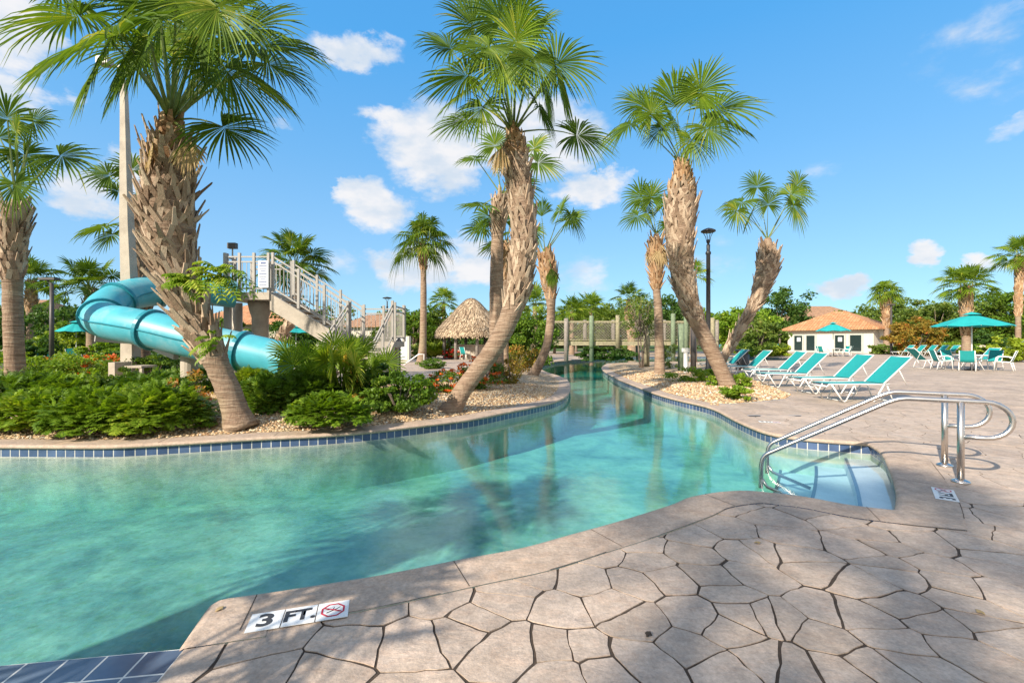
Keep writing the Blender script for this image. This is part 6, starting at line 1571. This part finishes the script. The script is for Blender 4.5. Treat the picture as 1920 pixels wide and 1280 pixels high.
for (u0, u1, door) in [((1489-1477)/161, (1511-1477)/161, 1), ((1514-1477)/161, (1536-1477)/161, 0), ((1569-1477)/161, (1591-1477)/161, 1), ((1596-1477)/161, (1621-1477)/161, 0)]:
    a_, b_ = L*u0*1.0, L*u1*1.0
    m = MB()
    for (x0, x1, z0, z1) in ((a_, a_+.16, 0, 2.25), (b_-.16, b_, 0, 2.25), (a_+.16, b_-.16, 2.1, 2.25), (a_+.16, b_-.16, 0, .2)): m.box(on((x0+x1)/2, (z0+z1)/2, .06), (x1-x0, .10, z1-z0), axes=(e, nb_, UP))
    fr_ = m.build('door' if door else 'window', M['doorf'], CB)
    m = MB(); m.box(on((a_+b_)/2, 1.15, .03), (b_-a_-.30, .04, 1.9), axes=(e, nb_, UP)); m.build('pane', M['glass'], fr_)
    if door: m = MB(); m.box(on((a_+b_)/2+.05, 1.6, .065), (.42, .02, .5), axes=(e, nb_, UP)); m.build('notice', M['paper'], fr_)
ov = .75; R4 = [A-e*ov-nb_*ov, B+e*ov-nb_*ov, B+e*ov+nb_*(Wd+ov), A-e*ov+nb_*(Wd+ov)]; zr = WD(1570, 585, 59).z
rd1 = A+e*(L*.42)+nb_*(Wd/2)+UP*zr; rd2 = A+e*(L*.58)+nb_*(Wd/2)+UP*zr
roof_obj('roof', hip(None, [tuple(p[:2]) for p in R4], zc+.02, (rd1, rd2)), M['roof'], CB)
m = MB(); m.poly([p+UP*(zc-.10) for p in R4][::-1]); m.build('soffit', M['wallw'], CB)
def house(label, x0p, x1p, D, depth, pe, pr_, roofm='roofb', wallm='wallt', wins=4):
    x0, x1 = X_(x0p, D), X_(x1p, D); ze = WD(0, pe, D).z; zr = WD(0, pr_, D+depth/2).z; H_ = thing('house', label, 'house', ((x0+x1)/2, D, 0))
    m = MB(); c4 = [Vector((x0, D, 0)), Vector((x1, D, 0)), Vector((x1, D+depth, 0)), Vector((x0, D+depth, 0))]
    for k in range(4): p, q = c4[k], c4[(k+1) % 4]; m.quad(p, q, q+UP*ze, p+UP*ze)
    m.build('wall', M[wallm], H_)
    o_ = .6; R_ = [(x0-o_, D-o_), (x1+o_, D-o_), (x1+o_, D+depth+o_), (x0-o_, D+depth+o_)]; ri = min(depth/2+o_, (x1-x0)*.35)
    roof_obj('roof', hip(None, R_, ze, (Vector((x0-o_+ri, D+depth/2, zr)), Vector((x1+o_-ri, D+depth/2, zr)))), M[roofm], H_)
    m = MB(); m.poly([Vector((*p, ze-.1)) for p in R_][::-1]); m.build('soffit', M['wallw'], H_)
    for k in range(wins):
        xc = x0+(x1-x0)*(k+.5)/wins
        m = MB()
        for (bx, bz, sx_, sz_) in ((xc-.55, 1.5, .1, 1.5), (xc+.55, 1.5, .1, 1.5), (xc, 2.2, 1.0, .1), (xc, .8, 1.0, .1)): m.box((bx, D-.05, bz), (sx_, .1, sz_))
        w_ = m.build('window', M['wallw'], H_); m = MB(); m.box((xc, D-.03, 1.5), (1.0, .04, 1.3)); m.build('pane', M['glass'], w_)
house('clubhouse with orange tile roof behind the slide tower columns', 350, 548, 40, 9, 606, 572, 'roof', 'wallt', 5)
house('distant brown roofed house behind the cabana roof', 1520, 1625, 95, 12, 596, 574, 'roofb', 'wallw', 3)
house('distant house at the right of the stair railing', 640, 745, 62, 10, 612, 590, 'roofb', 'wallw', 4)
house('distant tile roofed house at the far left', -20, 30, 60, 10, 585, 562, 'roofb', 'wallt', 2)
house('distant low house whose eave shows just left of the cabana', 1492, 1530, 100, 10, 600, 588, 'roofb', 'wallt', 2)
# low retaining wall right
m = MB(); a = WD(1755, 640, 52); m.box((a.x+1.5, 52, .5), (9, .4, 1.0)); tag(m.build('retaining_wall', M['wallt'], origin=(a.x, 52, 0)), 'low tan wall behind the distant lounger row', 'wall')
# fallen leaves on the paving and on the water
rs = np.random.RandomState(12); lp = [(1216,1192),(412,1144),(1838,1150),(1421,1019),(890,1182),(1070,1140),(1590,1010),(700,1240)]
for i, (px, py) in enumerate(lp[:4]):
    p = W(px, py); m = MB(); a = rs.rand()*6; s = .022; z = .010
    pts = [Vector((p.x+cos(a+q)*s*r_, p.y+sin(a+q)*s*r_, z+.004*(k % 2))) for k, (q, r_) in enumerate([(0, 1.2), (.9, .7), (1.6, .8), (2.6, .7), (3.14, 1.1), (3.9, .6), (4.8, .8), (5.6, .6)])]
    m.poly(pts); n_ = len(pts); m.v += [q-UP*.002 for q in pts]; m.f.append(tuple(reversed(range(n_, 2*n_)))); m.m.append(0)
    tag(m.build('fallen_leaf', M['dead' if i else 'mortar'], origin=(p.x, p.y, 0)), ['dark dry leaf on the middle foreground stone','small dry leaf on the coping by the near pool corner','dry leaf on the paving at the far right foreground','dry leaf on the paving below the pool steps'][i], 'leaf')
